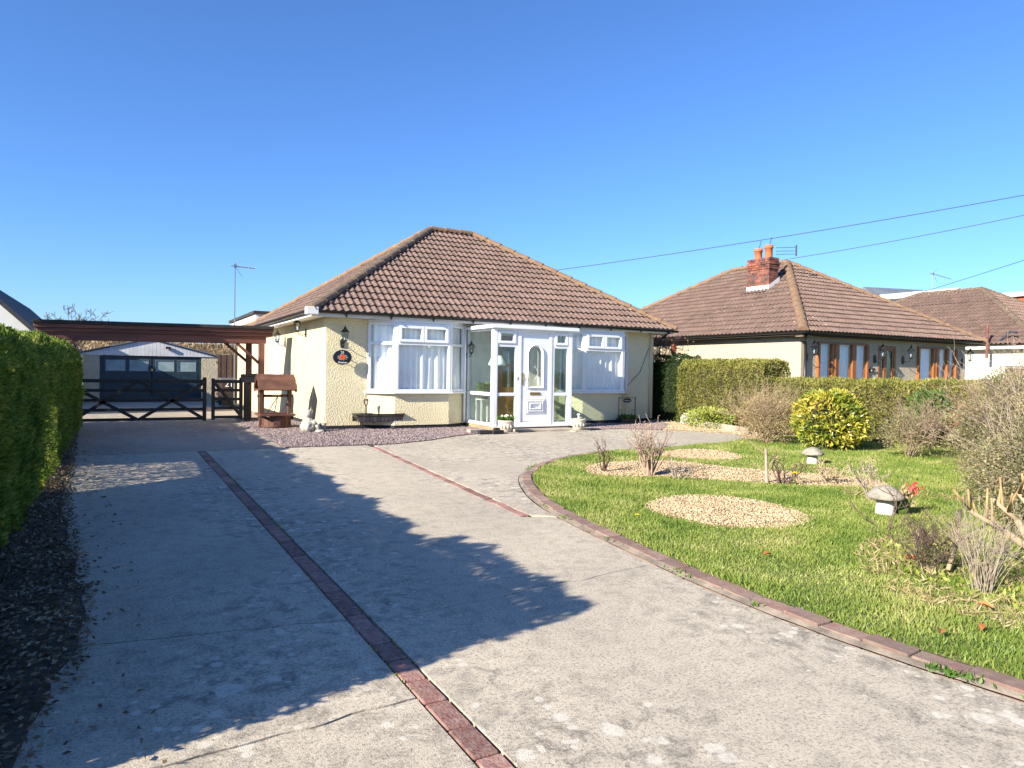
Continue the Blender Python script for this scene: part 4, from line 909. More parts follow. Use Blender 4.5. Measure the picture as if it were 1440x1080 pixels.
MB().beam((-1.3, PYF+.06, 1.86), (-.78, PYF+.06, 1.38), .06, .06).build('brace', 'red_timber', pg); MB().beam((-1.5, PYF+.45, 1.86), (-1.0, PYF+.45, 1.42), .06, .06).build('brace', 'red_timber', pg); MB().beam((-4.5, PYF+.06, 1.82), (-5.0, PYF+.06, 1.4), .06, .06).build('brace', 'red_timber', pg)
# wishing well
WXc, WYc = -.83, .9
wl = thing('wishing_well', (WXc, WYc, 0), 'brown wooden wishing well planter with shingled roof by the side wall', 'wishing well')
for k in range(14):
    a = k*2*math.pi/14; b_ = (k+1)*2*math.pi/14; r0, r1 = .285, .3
    MB().prism([(WXc+r0*math.cos(a+.01), WYc+r0*math.sin(a+.01)), (WXc+r0*math.cos(b_-.01), WYc+r0*math.sin(b_-.01)), (WXc+(r0-.03)*math.cos(b_-.01), WYc+(r0-.03)*math.sin(b_-.01)), (WXc+(r0-.03)*math.cos(a+.01), WYc+(r0-.03)*math.sin(a+.01))], .0, .27).build('stave', 'well_wood', wl)
MB().lathe([(.26, .04), (.26, .24)], (WXc, WYc, 0), 14).build('lining', 'soil', wl)
for z in (.05, .25): MB().lathe([(.302, z-.02), (.306, z), (.302, z+.02)], (WXc, WYc, 0), 20).build('hoop', 'well_wood', wl)
frame_rect(MB(), 0, 1, 0, 1, .1, 0, .1)
for dx in (-.29, .29): MB().box(WXc+dx-.035, WXc+dx+.035, WYc-.045, WYc+.045, .0, 1.0).build('upright', 'well_wood', wl, bevel=.005)
MB().box(WXc-.36, WXc+.36, WYc-.33, WYc-.28, .27, .31).box(WXc-.36, WXc+.36, WYc+.28, WYc+.33, .27, .31).box(WXc-.36, WXc-.31, WYc-.28, WYc+.28, .27, .31).box(WXc+.31, WXc+.36, WYc-.28, WYc+.28, .27, .31).build('rim', 'well_wood', wl, bevel=.004)
MB().tube((WXc-.36, WYc, .68), (WXc+.36, WYc, .68), .028).build('winding_bar', 'well_wood', wl)
for s_ in (-1, 1):
    for k in range(5):
        z0_, z1_ = .80+k*.06, .80+k*.06+.08; y0_ = .36-k*.068; y1_ = y0_-.085
        MB().add([(WXc-.38-.012*(k % 2), WYc+s_*y0_, z0_), (WXc+.38+.012*(k % 2), WYc+s_*y0_, z0_), (WXc+.38+.012*(k % 2), WYc+s_*y1_, z1_), (WXc-.38-.012*(k % 2), WYc+s_*y1_, z1_)]+[(WXc-.38-.012*(k % 2), WYc+s_*(y0_+.012), z0_+.018), (WXc+.38+.012*(k % 2), WYc+s_*(y0_+.012), z0_+.018), (WXc+.38+.012*(k % 2), WYc+s_*(y1_+.012), z1_+.018), (WXc-.38-.012*(k % 2), WYc+s_*(y1_+.012), z1_+.018)], [(0, 1, 2, 3), (4, 7, 6, 5), (0, 4, 5, 1), (1, 5, 6, 2), (2, 6, 7, 3), (3, 7, 4, 0)]).build('shingle', 'well_wood', wl)
    MB().beam((WXc+s_*.36, WYc-.34, .79), (WXc+s_*.36, WYc, 1.11), .04, .05).beam((WXc+s_*.36, WYc+.34, .79), (WXc+s_*.36, WYc, 1.11), .04, .05).box(WXc+s_*.36-.02, WXc+s_*.36+.02, WYc-.3, WYc+.3, .79, .83).build('gable', 'well_wood', wl)
for k in range(4): MB().beam((WXc-.28+.14*k, WYc+.05, .33), (WXc-.28+.14*k+(.14 if k % 2 else -.0)+.06, WYc+.05, .66), .015, .015).build('lattice', 'well_wood', wl)
# white statue at the corner
bm = bmesh.new(); bmesh.ops.create_icosphere(bm, subdivisions=4, radius=1)
for v in bm.verts:
    z = v.co.z; r = .155-.055*z if z < .35 else .155-.055*.35-.12*(z-.35)
    k = 1+.16*noise.noise(v.co*2.4)+.08*noise.noise(v.co*6); v.co = Vector((v.co.x*r/.16*.15*k, v.co.y*r/.16*.13*k, .16+z*.17))
me = bpy.data.meshes.new('body'); bm.to_mesh(me); bm.free()
sg = thing('garden_statue', (-.42, -.35, 0), 'small weathered white stone figure on the slate at the house corner', 'statue')
link('body', me, 'white_stone', sg, smooth=True)
MB().lathe([(.02, .29), (.06, .31), (.075, .36), (.06, .42), (.02, .45)], (-.42, -.35, 0), 12, jit=.08).build('head', 'white_stone', sg, smooth=True)
MB().path([(-.36, -.45, .24), (-.29, -.47, .16), (-.24, -.48, .06)], .035, 8).build('arm', 'white_stone', sg, smooth=True); MB().lathe([(.09, .0), (.1, .03), (.06, .06)], (-.22, -.47, 0), 10, jit=.1).build('foot', 'white_stone', sg, smooth=True)
o = thing('small_pot', (-.12, -.3, 0), 'small tan pot with a stick behind the white figure', 'plant pot'); MB().lathe([(.05, 0), (.075, .17), (.068, .17)], (-.12, -.3, 0), 12).build('pot', 'step_stone', o, smooth=True); MB().tube((-.1, -.3, .1), (-.09, -.3, .32), .008).build('stick', 'twig_grey', o)
# wheelie bin with 21
bn = thing('wheelie_bin', (-0.200, 13.300, -0.170), 'dark wheelie bin with white number 21 standing far behind the side gate by the fence', 'bin')
MB().add([(-0.440, 13.040, -0.140), (0.020, 13.040, -0.140), (0.020, 13.550, -0.140), (-0.440, 13.550, -0.140), (-0.500, 12.980, 0.790), (0.080, 12.980, 0.790), (0.080, 13.620, 0.790), (-0.500, 13.620, 0.790)], [(0, 3, 2, 1), (4, 5, 6, 7), (0, 1, 5, 4), (1, 2, 6, 5), (2, 3, 7, 6), (3, 0, 4, 7)]).build('body', 'bin', bn, bevel=.03)
MB().add([(-0.530, 12.940, 0.795), (0.110, 12.940, 0.795), (0.110, 13.670, 0.815), (-0.530, 13.670, 0.815), (-0.480, 13.000, 0.850), (0.060, 13.000, 0.850), (0.060, 13.620, 0.870), (-0.480, 13.620, 0.870)], [(0, 3, 2, 1), (4, 5, 6, 7), (0, 1, 5, 4), (1, 2, 6, 5), (2, 3, 7, 6), (3, 0, 4, 7)]).build('lid', 'bin_lid', bn, bevel=.015)
for x in (-.46, .04): MB().tube((x-.03, 13.55, -.06), (x+.03, 13.55, -.06), .1, None, 14).build('wheel', 'black_plastic', bn)
text_mesh('21', .3, Matrix.Translation(Vector((-0.210, 12.975, 0.640))-Vector(bn.location))@Matrix.Rotation(rad(86.5), 4, 'X'), 'white_print', bn, 'number', .004)
# ================================================================ GARAGE
gY, gz = 20., -.3
ga = thing('garage', (-2.5, gY+3, gz), 'low double garage with dark blue doors and white clad gable', 'garage')
MB().box(-5.05, -4.46, gY, gY+.2, gz, 1.7).build('front_panel', 'garage_panel', ga); MB().box(-.5, .2, gY, gY+.2, gz, 1.7).build('front_panel', 'garage_panel', ga)
MB().box(-5.05, -4.9, gY+.2, gY+6, gz, 1.7).box(.05, .2, gY+.2, gY+6, gz, 1.7).box(-4.9, .05, gY+5.85, gY+6, gz, 1.7).build('side_wall', 'garage_panel', ga)
apx, apz = -2.55, 2.42
for k in range(36):
    x0 = -5.15+k*.1497; x1 = x0+.142; h = lambda x: 1.71+(apz-1.71)*(1-abs(x-apx)/2.75)
    MB().add([(x0, gY-.03, 1.705), (x1, gY-.03, 1.705), (x1, gY-.03, max(h(x1), 1.72)), (x0, gY-.03, max(h(x0), 1.72)), (x0-.0, gY+.0, 1.705), (x1, gY+.0, 1.705), (x1, gY+.0, max(h(x1), 1.72)), (x0, gY+.0, max(h(x0), 1.72))], [(0, 1, 2, 3), (4, 7, 6, 5), (0, 4, 5, 1), (1, 5, 6, 2), (2, 6, 7, 3), (3, 7, 4, 0)]).build('cladding_board', 'cladding', ga)
for s_ in (-1, 1):
    e = apx+s_*2.75; MB().add([(apx, gY-.1, apz+.03), (e, gY-.1, 1.74), (e, gY+6.1, 1.74), (apx, gY+6.1, apz+.03), (apx, gY-.1, apz+.08), (e, gY-.1, 1.79), (e, gY+6.1, 1.79), (apx, gY+6.1, apz+.08)], [(0, 1, 2, 3), (4, 7, 6, 5), (0, 4, 5, 1), (1, 5, 6, 2), (2, 6, 7, 3), (3, 7, 4, 0)]).build('roof_sheet', 'grey_slate', ga)
MB().box(-4.46, -.5, gY+.02, gY+.1, 1.6, 1.7).box(-4.46, -4.36, gY+.02, gY+.1, gz, 1.6).box(-.6, -.5, gY+.02, gY+.1, gz, 1.6).build('door_frame', 'garage_blue', ga)
for x0, x1 in ((-4.35, -2.5), (-2.46, -.61)):
    d = MB().box(x0, x1, gY+.03, gY+.07, gz+.03, 1.02).box(x0, x1, gY+.03, gY+.07, 1.53, 1.59).box(x0, x0+.1, gY+.03, gY+.07, 1.02, 1.53).box(x1-.1, x1, gY+.03, gY+.07, 1.02, 1.53).box((x0+x1)/2-.06, (x0+x1)/2+.06, gY+.03, gY+.07, 1.02, 1.53).build('garage_door', 'garage_blue', ga)
    for a, b in ((x0+.1, (x0+x1)/2-.06), ((x0+x1)/2+.06, x1-.1)):
        MB().box(a, b, gY+.045, gY+.055, 1.02, 1.53).build('pane', 'frosted', d); f = MB(); frame_rect(f, a, b, 1.02, 1.53, .025, gY+.02, gY+.044); f.build('pane_bead', 'grey_slate', d)
    for k in range(10): MB().box(x0+.06+k*.175, x0+.06+k*.175+.16, gY+.018, gY+.0295, gz+.08, .96).build('door_board', 'garage_blue', d)
MB().box(-2.51, -2.45, gY-.03, gY+.01, 1.05, 1.14).build('padlock', 'brass', ga)
MB().box(-1.95, -1.75, gY-.16, gY-.06, 2.02, 2.12).box(-1.87, -1.83, gY-.06, gY-.03, 2.04, 2.1).build('floodlight', 'black_plastic', ga)
fn = thing('board_fence', (.6, 17, -.25), 'tall brown board fence panel between garage and extension', 'fence')
for k in range(14): MB().box(-.15+k*.11, -.15+k*.11+.102, 17+.01*(k % 2), 17.025+.01*(k % 2), -.28, 1.78+random.uniform(-.02, .02)).build('board', 'fence_wood', fn)
MB().box(-.2, 1.45, 17.04, 17.09, .1, .2).box(-.2, 1.45, 17.04, 17.09, 1.4, 1.5).build('rail', 'fence_wood', fn)
# TV aerials
def aerial(base, h, label, dirx=(1, 0, -.04), L=.75, m='steel', refl=True):
    o = thing('tv_aerial', base, label, 'aerial'); b = Vector(base); t_ = b+Vector((0, 0, h)); d = Vector(dirx).normalized(); s_ = Vector((-d.y, d.x, 0)).normalized()
    MB().tube(b, t_+Vector((0, 0, .12)), .02, .016, 6).build('mast', m, o); MB().tube(t_-d*.12, t_+d*L, .012, None, 6).build('boom', m, o)
    for k in range(9): 
        p = t_+d*(L*k/8.5+.05); MB().tube(p-s_*(.2-.012*k), p+s_*(.2-.012*k), .006, None, 5).tube(p-Vector((0, 0, .03)), p+Vector((0, 0, .03)), .008, None, 5).build('element', m, o)
    MB().tube(t_, t_+d*.22+Vector((0, 0, .3)), .008, None, 5).tube(t_, t_+d*.22-Vector((0, 0, .32)), .008, None, 5).build('reflector', m, o); MB().box(t_.x-.04, t_.x+.04, t_.y-.04, t_.y+.04, t_.z-.04, t_.z+.05).build('clamp', m, o)
    return o
aerial((-.45, 9.9, -.1), 4.65, 'grey television aerial on a tall mast behind the extension', L=.62)
# ================================================================ LEFT NEIGHBOUR
lh = thing('white_house', (-8, 12, -.2), 'white gabled house with dark slate roof beyond the tall green hedge', 'house')
MB().add([(-5.6, 8, -.3), (-5.6, 8, 1.98), (-7.2, 8, 3.56), (-8.8, 8, 1.98), (-8.8, 8, -.3), (-5.6, 23, -.6), (-5.6, 23, 1.98), (-7.2, 23, 3.56), (-8.8, 23, 1.98), (-8.8, 23, -.6)], [(0, 1, 2, 3, 4), (9, 8, 7, 6, 5), (0, 5, 6, 1), (4, 3, 8, 9)]).build('wall', 'white_render', lh)
for s_ in (-1, 1): MB().add([(-7.2, 7.8, 3.58), (-7.2+s_*1.72, 7.8, 1.88), (-7.2+s_*1.72, 23.2, 1.88), (-7.2, 23.2, 3.58), (-7.2, 7.8, 3.72), (-7.2+s_*1.76, 7.8, 1.98), (-7.2+s_*1.76, 23.2, 1.98), (-7.2, 23.2, 3.72)], [(0, 1, 2, 3), (4, 7, 6, 5), (0, 4, 5, 1), (1, 5, 6, 2), (2, 6, 7, 3), (3, 7, 4, 0)]).build('roof', 'slate_roof', lh)
f = MB(); frame_rect(f, -6.65, -6.12, 1.3, 2.15, .06, 7.96, 8.02); w_ = f.build('window', 'grey_slate', lh); MB().box(-6.6, -6.17, 7.985, 7.995, 1.35, 2.1).build('pane', 'dark_glass', w_)
ob = thing('outbuilding', (-5.5, 26, -.4), 'low outbuilding with dark slate roof beyond garage and hedge', 'outbuilding')
MB().box(-8, -5.45, 25, 29, -.4, 1.85).build('wall', 'white_render', ob)
MB().add([(-5.15, 24.8, 1.85), (-6.7, 24.8, 2.75), (-8.2, 24.8, 1.85), (-5.15, 29.2, 1.85), (-6.7, 29.2, 2.75), (-8.2, 29.2, 1.85)], [(0, 1, 2), (3, 5, 4), (0, 3, 4, 1), (1, 4, 5, 2), (0, 2, 5, 3)]).build('roof', 'slate_roof', ob)
# ================================================================ RIGHT NEIGHBOUR
NX0, NX1, NY0, NY1 = 12., 19.75, -2., 8.
N = thing('neighbour_bungalow', ((NX0+NX1)/2, 3, 0), 'pebbledashed bungalow with brick chimney and orange brown window frames', 'bungalow')
wins = [(12.62, 14.78, .5, 2.2), (15.28, 16.12, .05, 2.18), (17.15, 19.2, .5, 2.2)]
mb = MB(); xx = NX0
for a, b, z0, z1 in wins: mb.box(xx, a, NY0, NY0+.24, -.1, 2.36); mb.box(a, b, NY0, NY0+.24, -.1, z0); mb.box(a, b, NY0, NY0+.24, z1, 2.36); xx = b
mb.box(xx, NX1, NY0, NY0+.24, -.1, 2.36).build('front_wall', 'pebbledash', N)
MB().box(NX0-.003, NX0+.24, NY0+.24, NY1, -.1, 2.36).build('side_wall', 'pebbledash', N); MB().box(NX1-.24, NX1, NY0+.24, NY1, -.1, 2.36).box(NX0+.24, NX1-.24, NY1-.24, NY1, -.1, 2.36).build('rear_wall', 'pebbledash', N)
MB().box(NX0+.1, NX1-.1, NY0+.1, NY1-.1, 2.33, 2.355).box(NX0+.24, NX1-.24, 1.5, 1.6, 0, 2.33).box(NX0+.24, NX1-.24, NY0+.24, 1.5, .0, .02).build('room_partition', 'room_wall', N)
hip_roof(N, NX0-.36, NX1+.36, NY0-.36, NY1+.36, 2.43, (15.95, 1.8, 5.08), (15.95, 4.2, 5.08), ridge_m=('ridge_lichen', 'ridge_lichen'))
MB().box(NX0-.3, NX1+.3, NY0-.3, NY0-.28, 2.33, 2.45).box(NX0-.3, NX0-.28, NY0-.28, NY1+.3, 2.33, 2.45).box(NX0-.28, NX1+.28, NY0-.28, NY0-.003, 2.337, 2.35).box(NX0-.28, NX0-.004, NY0-.003, NY1, 2.337, 2.35).build('fascia', 'roof_deck', N)
MB().box(NX0-.27, NX0+.1, NY0-.27, NY0-.03, 2.3, 2.336).build('corner_soffit', 'twig_tan', N)
mb = MB(); gutter(mb, (NX0-.4, NY0-.35, 2.43), (NX1+.4, NY0-.35, 2.41)); gutter(mb, (NX0-.35, NY1, 2.42), (NX0-.35, NY0-.4, 2.43)); mb.build('gutter', 'black_plastic', N)
MB().path([(NX0-.2, NY0-.33, 2.36), (NX0-.02, NY0-.1, 2.2), (NX0+.1, NY0-.06, 2.12), (NX0+.1, NY0-.06, .0)], .034, 8).build('downpipe', 'black_plastic', N, smooth=True)
for a, b, z0, z1 in (wins[0], wins[2]):
    f = MB(); y = NY0-.02; L = b-a
    cuts = [a, a+L*.26, a+L*.40, a+L*.66, a+L*.74, b] if a < 15 else [a, a+L*.37, a+L*.52, a+L*.72, a+L*.78, b]
    f.box(a, b, y-.04, y+.08, z0, z0+.06).box(a, b, y-.04, y+.08, z1-.05, z1)
    for x0, x1 in ((a, a+.08), (cuts[1], cuts[2]), (cuts[3], cuts[4]), (b-.09, b)): f.box(x0, x1, y-.05, y+.08, z0+.06, z1-.05)
    for x0, x1 in ((cuts[2]-.2, cuts[2]-.14),): f.box(x0, x1, y-.07, y-.05, z0+.06, z1-.05)
    w_ = f.build('window', 'brown_frame', N, bevel=.008)
    for x0, x1 in ((a+.08, cuts[1]), (cuts[2], cuts[3]), (cuts[4], b-.09)): MB().box(x0, x1, y-.004, y+.004, z0+.06, z1-.05).build('pane', 'glass', w_)
    MB().box(a-.06, b+.06, y-.14, y-.041, z0-.05, z0-.002).build('sill', 'brown_frame', w_)
    curtain([(a+.05, NY0+.09), (b-.05, NY0+.09)], z0+.03, z1-.02, 'lace_curtain', N, 16)
a, b, z0, z1 = wins[1]; y = NY0+.04
f = MB(); frame_rect(f, a, b, z0, z1, .08, y-.05, y+.06); w_ = f.build('door', 'brown_frame', N, bevel=.006)
for x0, x1 in ((a+.08, a+.36), (a+.36, b-.08)): g2 = MB(); frame_rect(g2, x0, x1, z0+.08, z1-.08, .07, y-.03, y+.03); g2.build('door_leaf', 'oak', w_); MB().box(x0+.07, x1-.07, y-.004, y+.004, z0+.15, z1-.15).build('pane', 'bevel_glass', w_)
MB().box(b-.06, b-.03, y-.09, y-.051, 1.0, 1.2).build('handle', 'brass', w_)
for (x, y_, a, lab) in ((12.2, NY0-.002, -math.pi/2, 'black lantern on the pebbledash corner pier beside the drainpipe'), (15.12, NY0-.002, -math.pi/2, 'black lantern left of the brown neighbouring front door'), (16.45, NY0-.002, -math.pi/2, 'black lantern right of the brown neighbouring front door'), (19.55, NY0-.002, -math.pi/2, 'black lantern at the far pebbledash corner by the white wall')):
    lantern((x, y_, 1.82), a, lab, s=1.25)
o = thing('wall_ornament', (14.98, NY0-.03, 1.45), 'black and silver wall ornament between brown window and door', 'ornament'); MB().box(14.86, 15.04, NY0-.04, NY0-.003, 1.4, 1.5).box(14.9, 15.1, NY0-.06, NY0-.041, 1.46, 1.52).build('body', 'black_iron', o, bevel=.01); MB().box(14.88, 14.94, NY0-.062, NY0-.0605, 1.43, 1.48).build('disc', 'lead', o)
# chimney
ch = MB().box(14.12, 14.52, .95, 1.78, 3.6, 4.97).build('chimney', 'mortar', N)
vs = []; off = world_loc(N); br = MB(); z = 3.9; row = 0
while z < 4.98:
    e = .012 if z < 4.62 else (.04 if z < 4.72 else .06 if z < 4.86 else .03)
    for x0, x1, y0, y1, ax_ in ((14.12, 14.52, .95, .95, 0), (14.12, 14.12, .95, 1.78, 1), (14.52, 14.52, .95, 1.78, 1)):
        L = (x1-x0) if ax_ == 0 else (y1-y0); k = max(1, round(L/.225)); p = -.5*(row % 2)
        while p < k:
            s0, s1 = max(0, p)*L/k, min(k, p+1)*L/k-.012
            if s1-s0 > .03:
                if ax_ == 0: br.box(x0+s0-(e if s0 == 0 else 0), x0+s1+(e if p+1 >= k else 0), y0-e, y0+.05, z, z+.062)
                else: br.box(x0-e if x0 < 14.3 else x0-.05, x0+.05 if x0 < 14.3 else x0+e, y0+s0+.051, y0+s1+.051, z, z+.062)
            p += 1
    z += .074; row += 1
br.build('brickwork', 'chimney_brick', ch, kind='stuff')
MB().add([(14.09, .92, 3.9), (14.09, 1.83, 3.9), (14.09, .92, 4.12), (14.09, 1.83, 4.12), (13.85, .85, 3.9), (13.85, 1.9, 3.9), (14.58, .92, 4.42), (14.58, .92, 4.26)], [(0, 1, 3, 2), (0, 4, 5, 1), (0, 2, 6, 7)]).build('flashing', 'lead', ch)
MB().lathe([(.16, 4.95), (.14, 4.99), (.0, 5.03)], (14.32, 1.15, 0), 10).lathe([(.16, 4.95), (.14, 4.99), (.0, 5.03)], (14.32, 1.57, 0), 10).build('flaunching', 'mortar', ch)
for y_, h in ((1.15, .44), (1.57, .38)):
    MB().lathe([(.135, 4.97), (.12, 5.0), (.115, 4.97+h*.75), (.145, 4.97+h*.78), (.145, 4.97+h*.86), (.125, 4.97+h*.88), (.135, 4.97+h), (.1, 4.97+h), (.095, 5.1)], (14.32, y_, 0), 16).build('chimney_pot', 'terracotta', ch, smooth=True)
    MB().path([(14.32, y_, 4.97+h-.05), (14.4, y_-.04, 4.97+h+.26)], .014, 5).build('cowl_wire', 'wire', ch)
o = thing('chimney_aerial', (14.5, 1.0, 5.1), 'small dark grid aerial fixed beside the chimney pots', 'aerial'); mb = MB()
for z in (5.12, 5.22, 5.33): mb.tube((14.5, 1.02, z), (14.95, .62, z-.0), .01, None, 5)
mb.build('boom', 'wire', o); MB().tube((14.95, .62, 5.06), (14.95, .62, 5.4), .03, None, 6).build('reflector', 'wire', o)
# ================================================================ THIRD AND FOURTH HOUSES
Q = thing('far_bungalow', (28, 3, 0), 'cream bungalow with mottled hip roof beyond the pebbledashed one', 'bungalow')
MB().box(24, 32, -2, 8.5, -.1, 2.36).build('wall', 'cream_render', Q); MB().box(23.68, 32.3, -2.32, 8.8, 2.34, 2.5).build('fascia', 'white_paint', Q)
hip_roof(Q, 23.6, 32.4, -2.4, 8.9, 2.5, (28, 1.8, 5.02), (28, 4.5, 5.02), singles=0, ridge_m=('ridge_tile', 'ridge_tile'), faces='FL', roll_h=.05)
MB().tube((23.45, -.75, 2.0), (23.45, -.75, 3.2), .05).build('vent_pipe', 'red_timber', Q); MB().path([(23.75, -.9, 2.5), (23.8, -1.3, 2.95), (23.7, -1.6, 2.9)], .04, 6).build('cable', 'wire', Q)
R4 = thing('dormer_house', (36, 4, 0), 'grey slated house with cream box dormer beyond the far bungalow', 'house')
MB().box(31, 44, 2.2, 12, -.1, 3.0).build('wall', 'cream_render', R4)
MB().add([(30.4, 9.9, 4.2), (30.4, 8.9, 6.0), (46, 8.9, 6.6), (46, 2, 3.0), (30.6, 7.0, 4.2), (46, 13, 3)], [(0, 4, 1), (1, 4, 3, 2), (0, 1, 2, 5)]).build('roof', 'grey_slate', R4)
MB().box(31.2, 40, 4.6, 8.3, 3.2, 5.3).build('dormer', 'cream_render', R4); MB().box(30.9, 40.3, 4.4, 8.6, 5.301, 5.55).build('dormer_fascia', 'white_paint', R4)
dr = thing('tiled_dormer', (31, -.2, 3.2), 'orange tiled dormer with white fascia on the far bungalow roof', 'dormer')
MB().box(29.4, 33, -1.4, 2.4, 3.1, 4.75).build('cheek', 'orange_tile', dr); MB().box(29.2, 33.2, -1.6, 2.6, 4.752, 4.93).build('fascia', 'white_paint', dr)
for k in range(9): MB().box(29.37, 29.399, -1.4, 2.4, 3.15+k*.18, 3.15+k*.18+.165).build('tile_course', 'orange_tile', dr)
aerial((29.2, 4.6, 3.8), 2.3, 'pale television aerial on a pole above the far bungalow roof', dirx=(.7, -.7, -.35), L=.8)
# low fence between neighbours
f2 = thing('low_fence', (21, -3.5, 0), 'low brown board fence in front of the white far wall', 'fence')
for k in range(36): MB().box(20.1+k*.15, 20.1+k*.15+.14, -3.0, -2.975, -.05, 1.62+random.uniform(-.02, .02)).build('board', 'fence_wood', f2)
MB().box(20.1, 25.5, -3.02, -2.96, 1.63, 1.68).build('capping', 'step_stone', f2)
# overhead wires and their pole
pole = thing('telegraph_pole', (22.1, -11, 0), 'tall wooden telegraph pole carrying the overhead wires', 'pole'); MB().tube((22.1, -11, -.1), (22.1, -11, 7.6), .14, .1, 12).build('shaft', 'bark', pole, smooth=True); MB().box(21.7, 22.5, -11.05, -10.95, 7.3, 7.4).build('crossarm', 'bark', pole)
def wire(a, label, sag=.25, b=(22.05, -11, 7.37)):
    a, b = Vector(a), Vector(b); pts = [a.lerp(b, i/24)-Vector((0, 0, sag*4*(i/24)*(1-i/24))) for i in range(25)]; o = MB().path(pts, .011, 5).build('overhead_wire', 'wire'); return tag(o, label, 'wire', 'overhead wires')
wire((7.0, 4.6, 4.25), 'overhead wire running from the cream bungalow roof to the pole')
wire((15.95, 1.7, 5.2), 'overhead wire running from the pebbledashed bungalow ridge to the pole')
wire((26.5, 5.2, 4.6), 'overhead wire running from the far bungalow to the pole', .15)

# ================================================================ PLANTS
def hedge(name, label, cat, x0, x1, y0, y1, h, dens, L, Wd, m, amp=.1, core='hedge_core', inset=.16, faces='xXyYt', hvar=.0, z0=.03, stems=True, dens_fn=None, gap=None):
    o = thing(name, ((x0+x1)/2, (y0+y1)/2, 0), label, cat); hf = h if callable(h) else (lambda y: h)
    hm = (hf(y0)+hf(y1))/2; Pts, Nrm = [], []
    def face(n, fn, nrm): q = rng.uniform(0, 1, (int(n), 2)); Pts.append(np.array([fn(a, b) for a, b in q])); Nrm.append(np.tile(nrm, (int(n), 1)))
    if 'X' in faces: face(dens*(y1-y0)*hm, lambda a, b: (x1, y0+(y1-y0)*a, z0+(hf(y0+(y1-y0)*a)-z0)*b), (1, 0, .25))
    if 'x' in faces: face(dens*(y1-y0)*hm*(.45 if 'c' not in faces else 1), lambda a, b: (x0, y0+(y1-y0)*a, z0+(hf(y0+(y1-y0)*a)-z0)*b), (-1, 0, .25))
    if 'y' in faces: face(dens*(x1-x0)*hm, lambda a, b: (x0+(x1-x0)*a, y0, z0+(hf(y0)-z0)*b), (0, -1, .25))
    if 'Y' in faces: face(dens*(x1-x0)*hm*.6, lambda a, b: (x0+(x1-x0)*a, y1, z0+(hf(y1)-z0)*b), (0, 1, .25))
    if 't' in faces: face(dens*(x1-x0)*(y1-y0)*.9, lambda a, b: (x0+(x1-x0)*a, y0+(y1-y0)*b, hf(y0+(y1-y0)*b)), (0, 0, 1))
    P = np.concatenate(Pts); Nn = unit(np.concatenate(Nrm))
    if dens_fn is not None: k = rng.uniform(0, 1, len(P)) < dens_fn(P); P, Nn = P[k], Nn[k]
    # round the shoulders, then push in and out in clumps
    zc = np.array([hf(y) for y in P[:, 1]]); xm = (x0+x1)/2; ex = np.abs(P[:, 0]-xm)/((x1-x0)/2); ez = np.clip((P[:, 2]-(zc-.25))/.25, 0, 1)
    k = np.clip(ex, 0, 1)**4*ez; P[:, 0] -= np.sign(P[:, 0]-xm)*k*.1; P[:, 2] -= k*.1
    d = np.array([.75*nz((p[0]*2.4, p[1]*2.4, p[2]*1.1))+.6*nz(p+7, 5.5)+.3*nz(p+3, 12) for p in P]); P = P+Nn*(amp*d)[:, None]-Nn*(rng.exponential(.035, len(P)))[:, None]
    D = Nn*rng.uniform(.3, 1.1, (len(P), 1))+rng.normal(0, .55, P.shape)+[0, 0, .35]
    leaves('foliage', P, D, L, Wd, m, o)
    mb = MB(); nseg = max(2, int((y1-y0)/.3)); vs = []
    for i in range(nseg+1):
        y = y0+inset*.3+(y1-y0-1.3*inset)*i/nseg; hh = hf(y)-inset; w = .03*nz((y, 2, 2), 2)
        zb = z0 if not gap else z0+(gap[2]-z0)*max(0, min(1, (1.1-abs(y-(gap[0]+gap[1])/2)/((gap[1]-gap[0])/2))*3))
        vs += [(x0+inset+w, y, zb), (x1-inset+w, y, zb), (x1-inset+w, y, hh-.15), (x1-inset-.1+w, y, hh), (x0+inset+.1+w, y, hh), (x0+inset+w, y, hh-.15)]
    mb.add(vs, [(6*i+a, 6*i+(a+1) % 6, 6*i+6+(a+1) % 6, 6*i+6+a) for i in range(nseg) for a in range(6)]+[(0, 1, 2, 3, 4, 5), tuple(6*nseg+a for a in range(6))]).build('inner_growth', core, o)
    return o
lf_h = lambda y: 1.54+.012*(y+9)+(.16 if y < -10.4 else 0)+.05*noise.noise(Vector((y*.9, 0, 0)))+.03*noise.noise(Vector((y*3, 0, 0)))
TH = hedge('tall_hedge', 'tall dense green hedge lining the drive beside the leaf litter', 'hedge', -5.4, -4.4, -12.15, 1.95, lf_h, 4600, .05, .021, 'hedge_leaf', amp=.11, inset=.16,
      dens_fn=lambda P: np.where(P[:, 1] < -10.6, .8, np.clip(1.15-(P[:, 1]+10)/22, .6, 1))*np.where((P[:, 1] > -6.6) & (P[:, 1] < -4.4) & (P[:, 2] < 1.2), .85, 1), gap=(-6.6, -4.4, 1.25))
for k in range(26):
    x, y = random.uniform(-5.1, -4.6), -12+k*.56+random.uniform(-.15, .15); MB().path([(x, y, 0), (x+random.uniform(-.08, .08), y+random.uniform(-.1, .1), .6), (x+random.uniform(-.15, .15), y+random.uniform(-.2, .2), 1.25)], .022, 6).build('stem', 'bark', TH)
lo_h = lambda y: 1.21+.03*noise.noise(Vector((y*1.3, 5, 0)))
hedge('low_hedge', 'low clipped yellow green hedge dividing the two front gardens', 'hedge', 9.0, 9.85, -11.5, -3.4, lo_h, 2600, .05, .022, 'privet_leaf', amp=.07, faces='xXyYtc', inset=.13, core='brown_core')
hi_h = lambda y: 1.62+.05*noise.noise(Vector((y*1.3, 9, 0)))
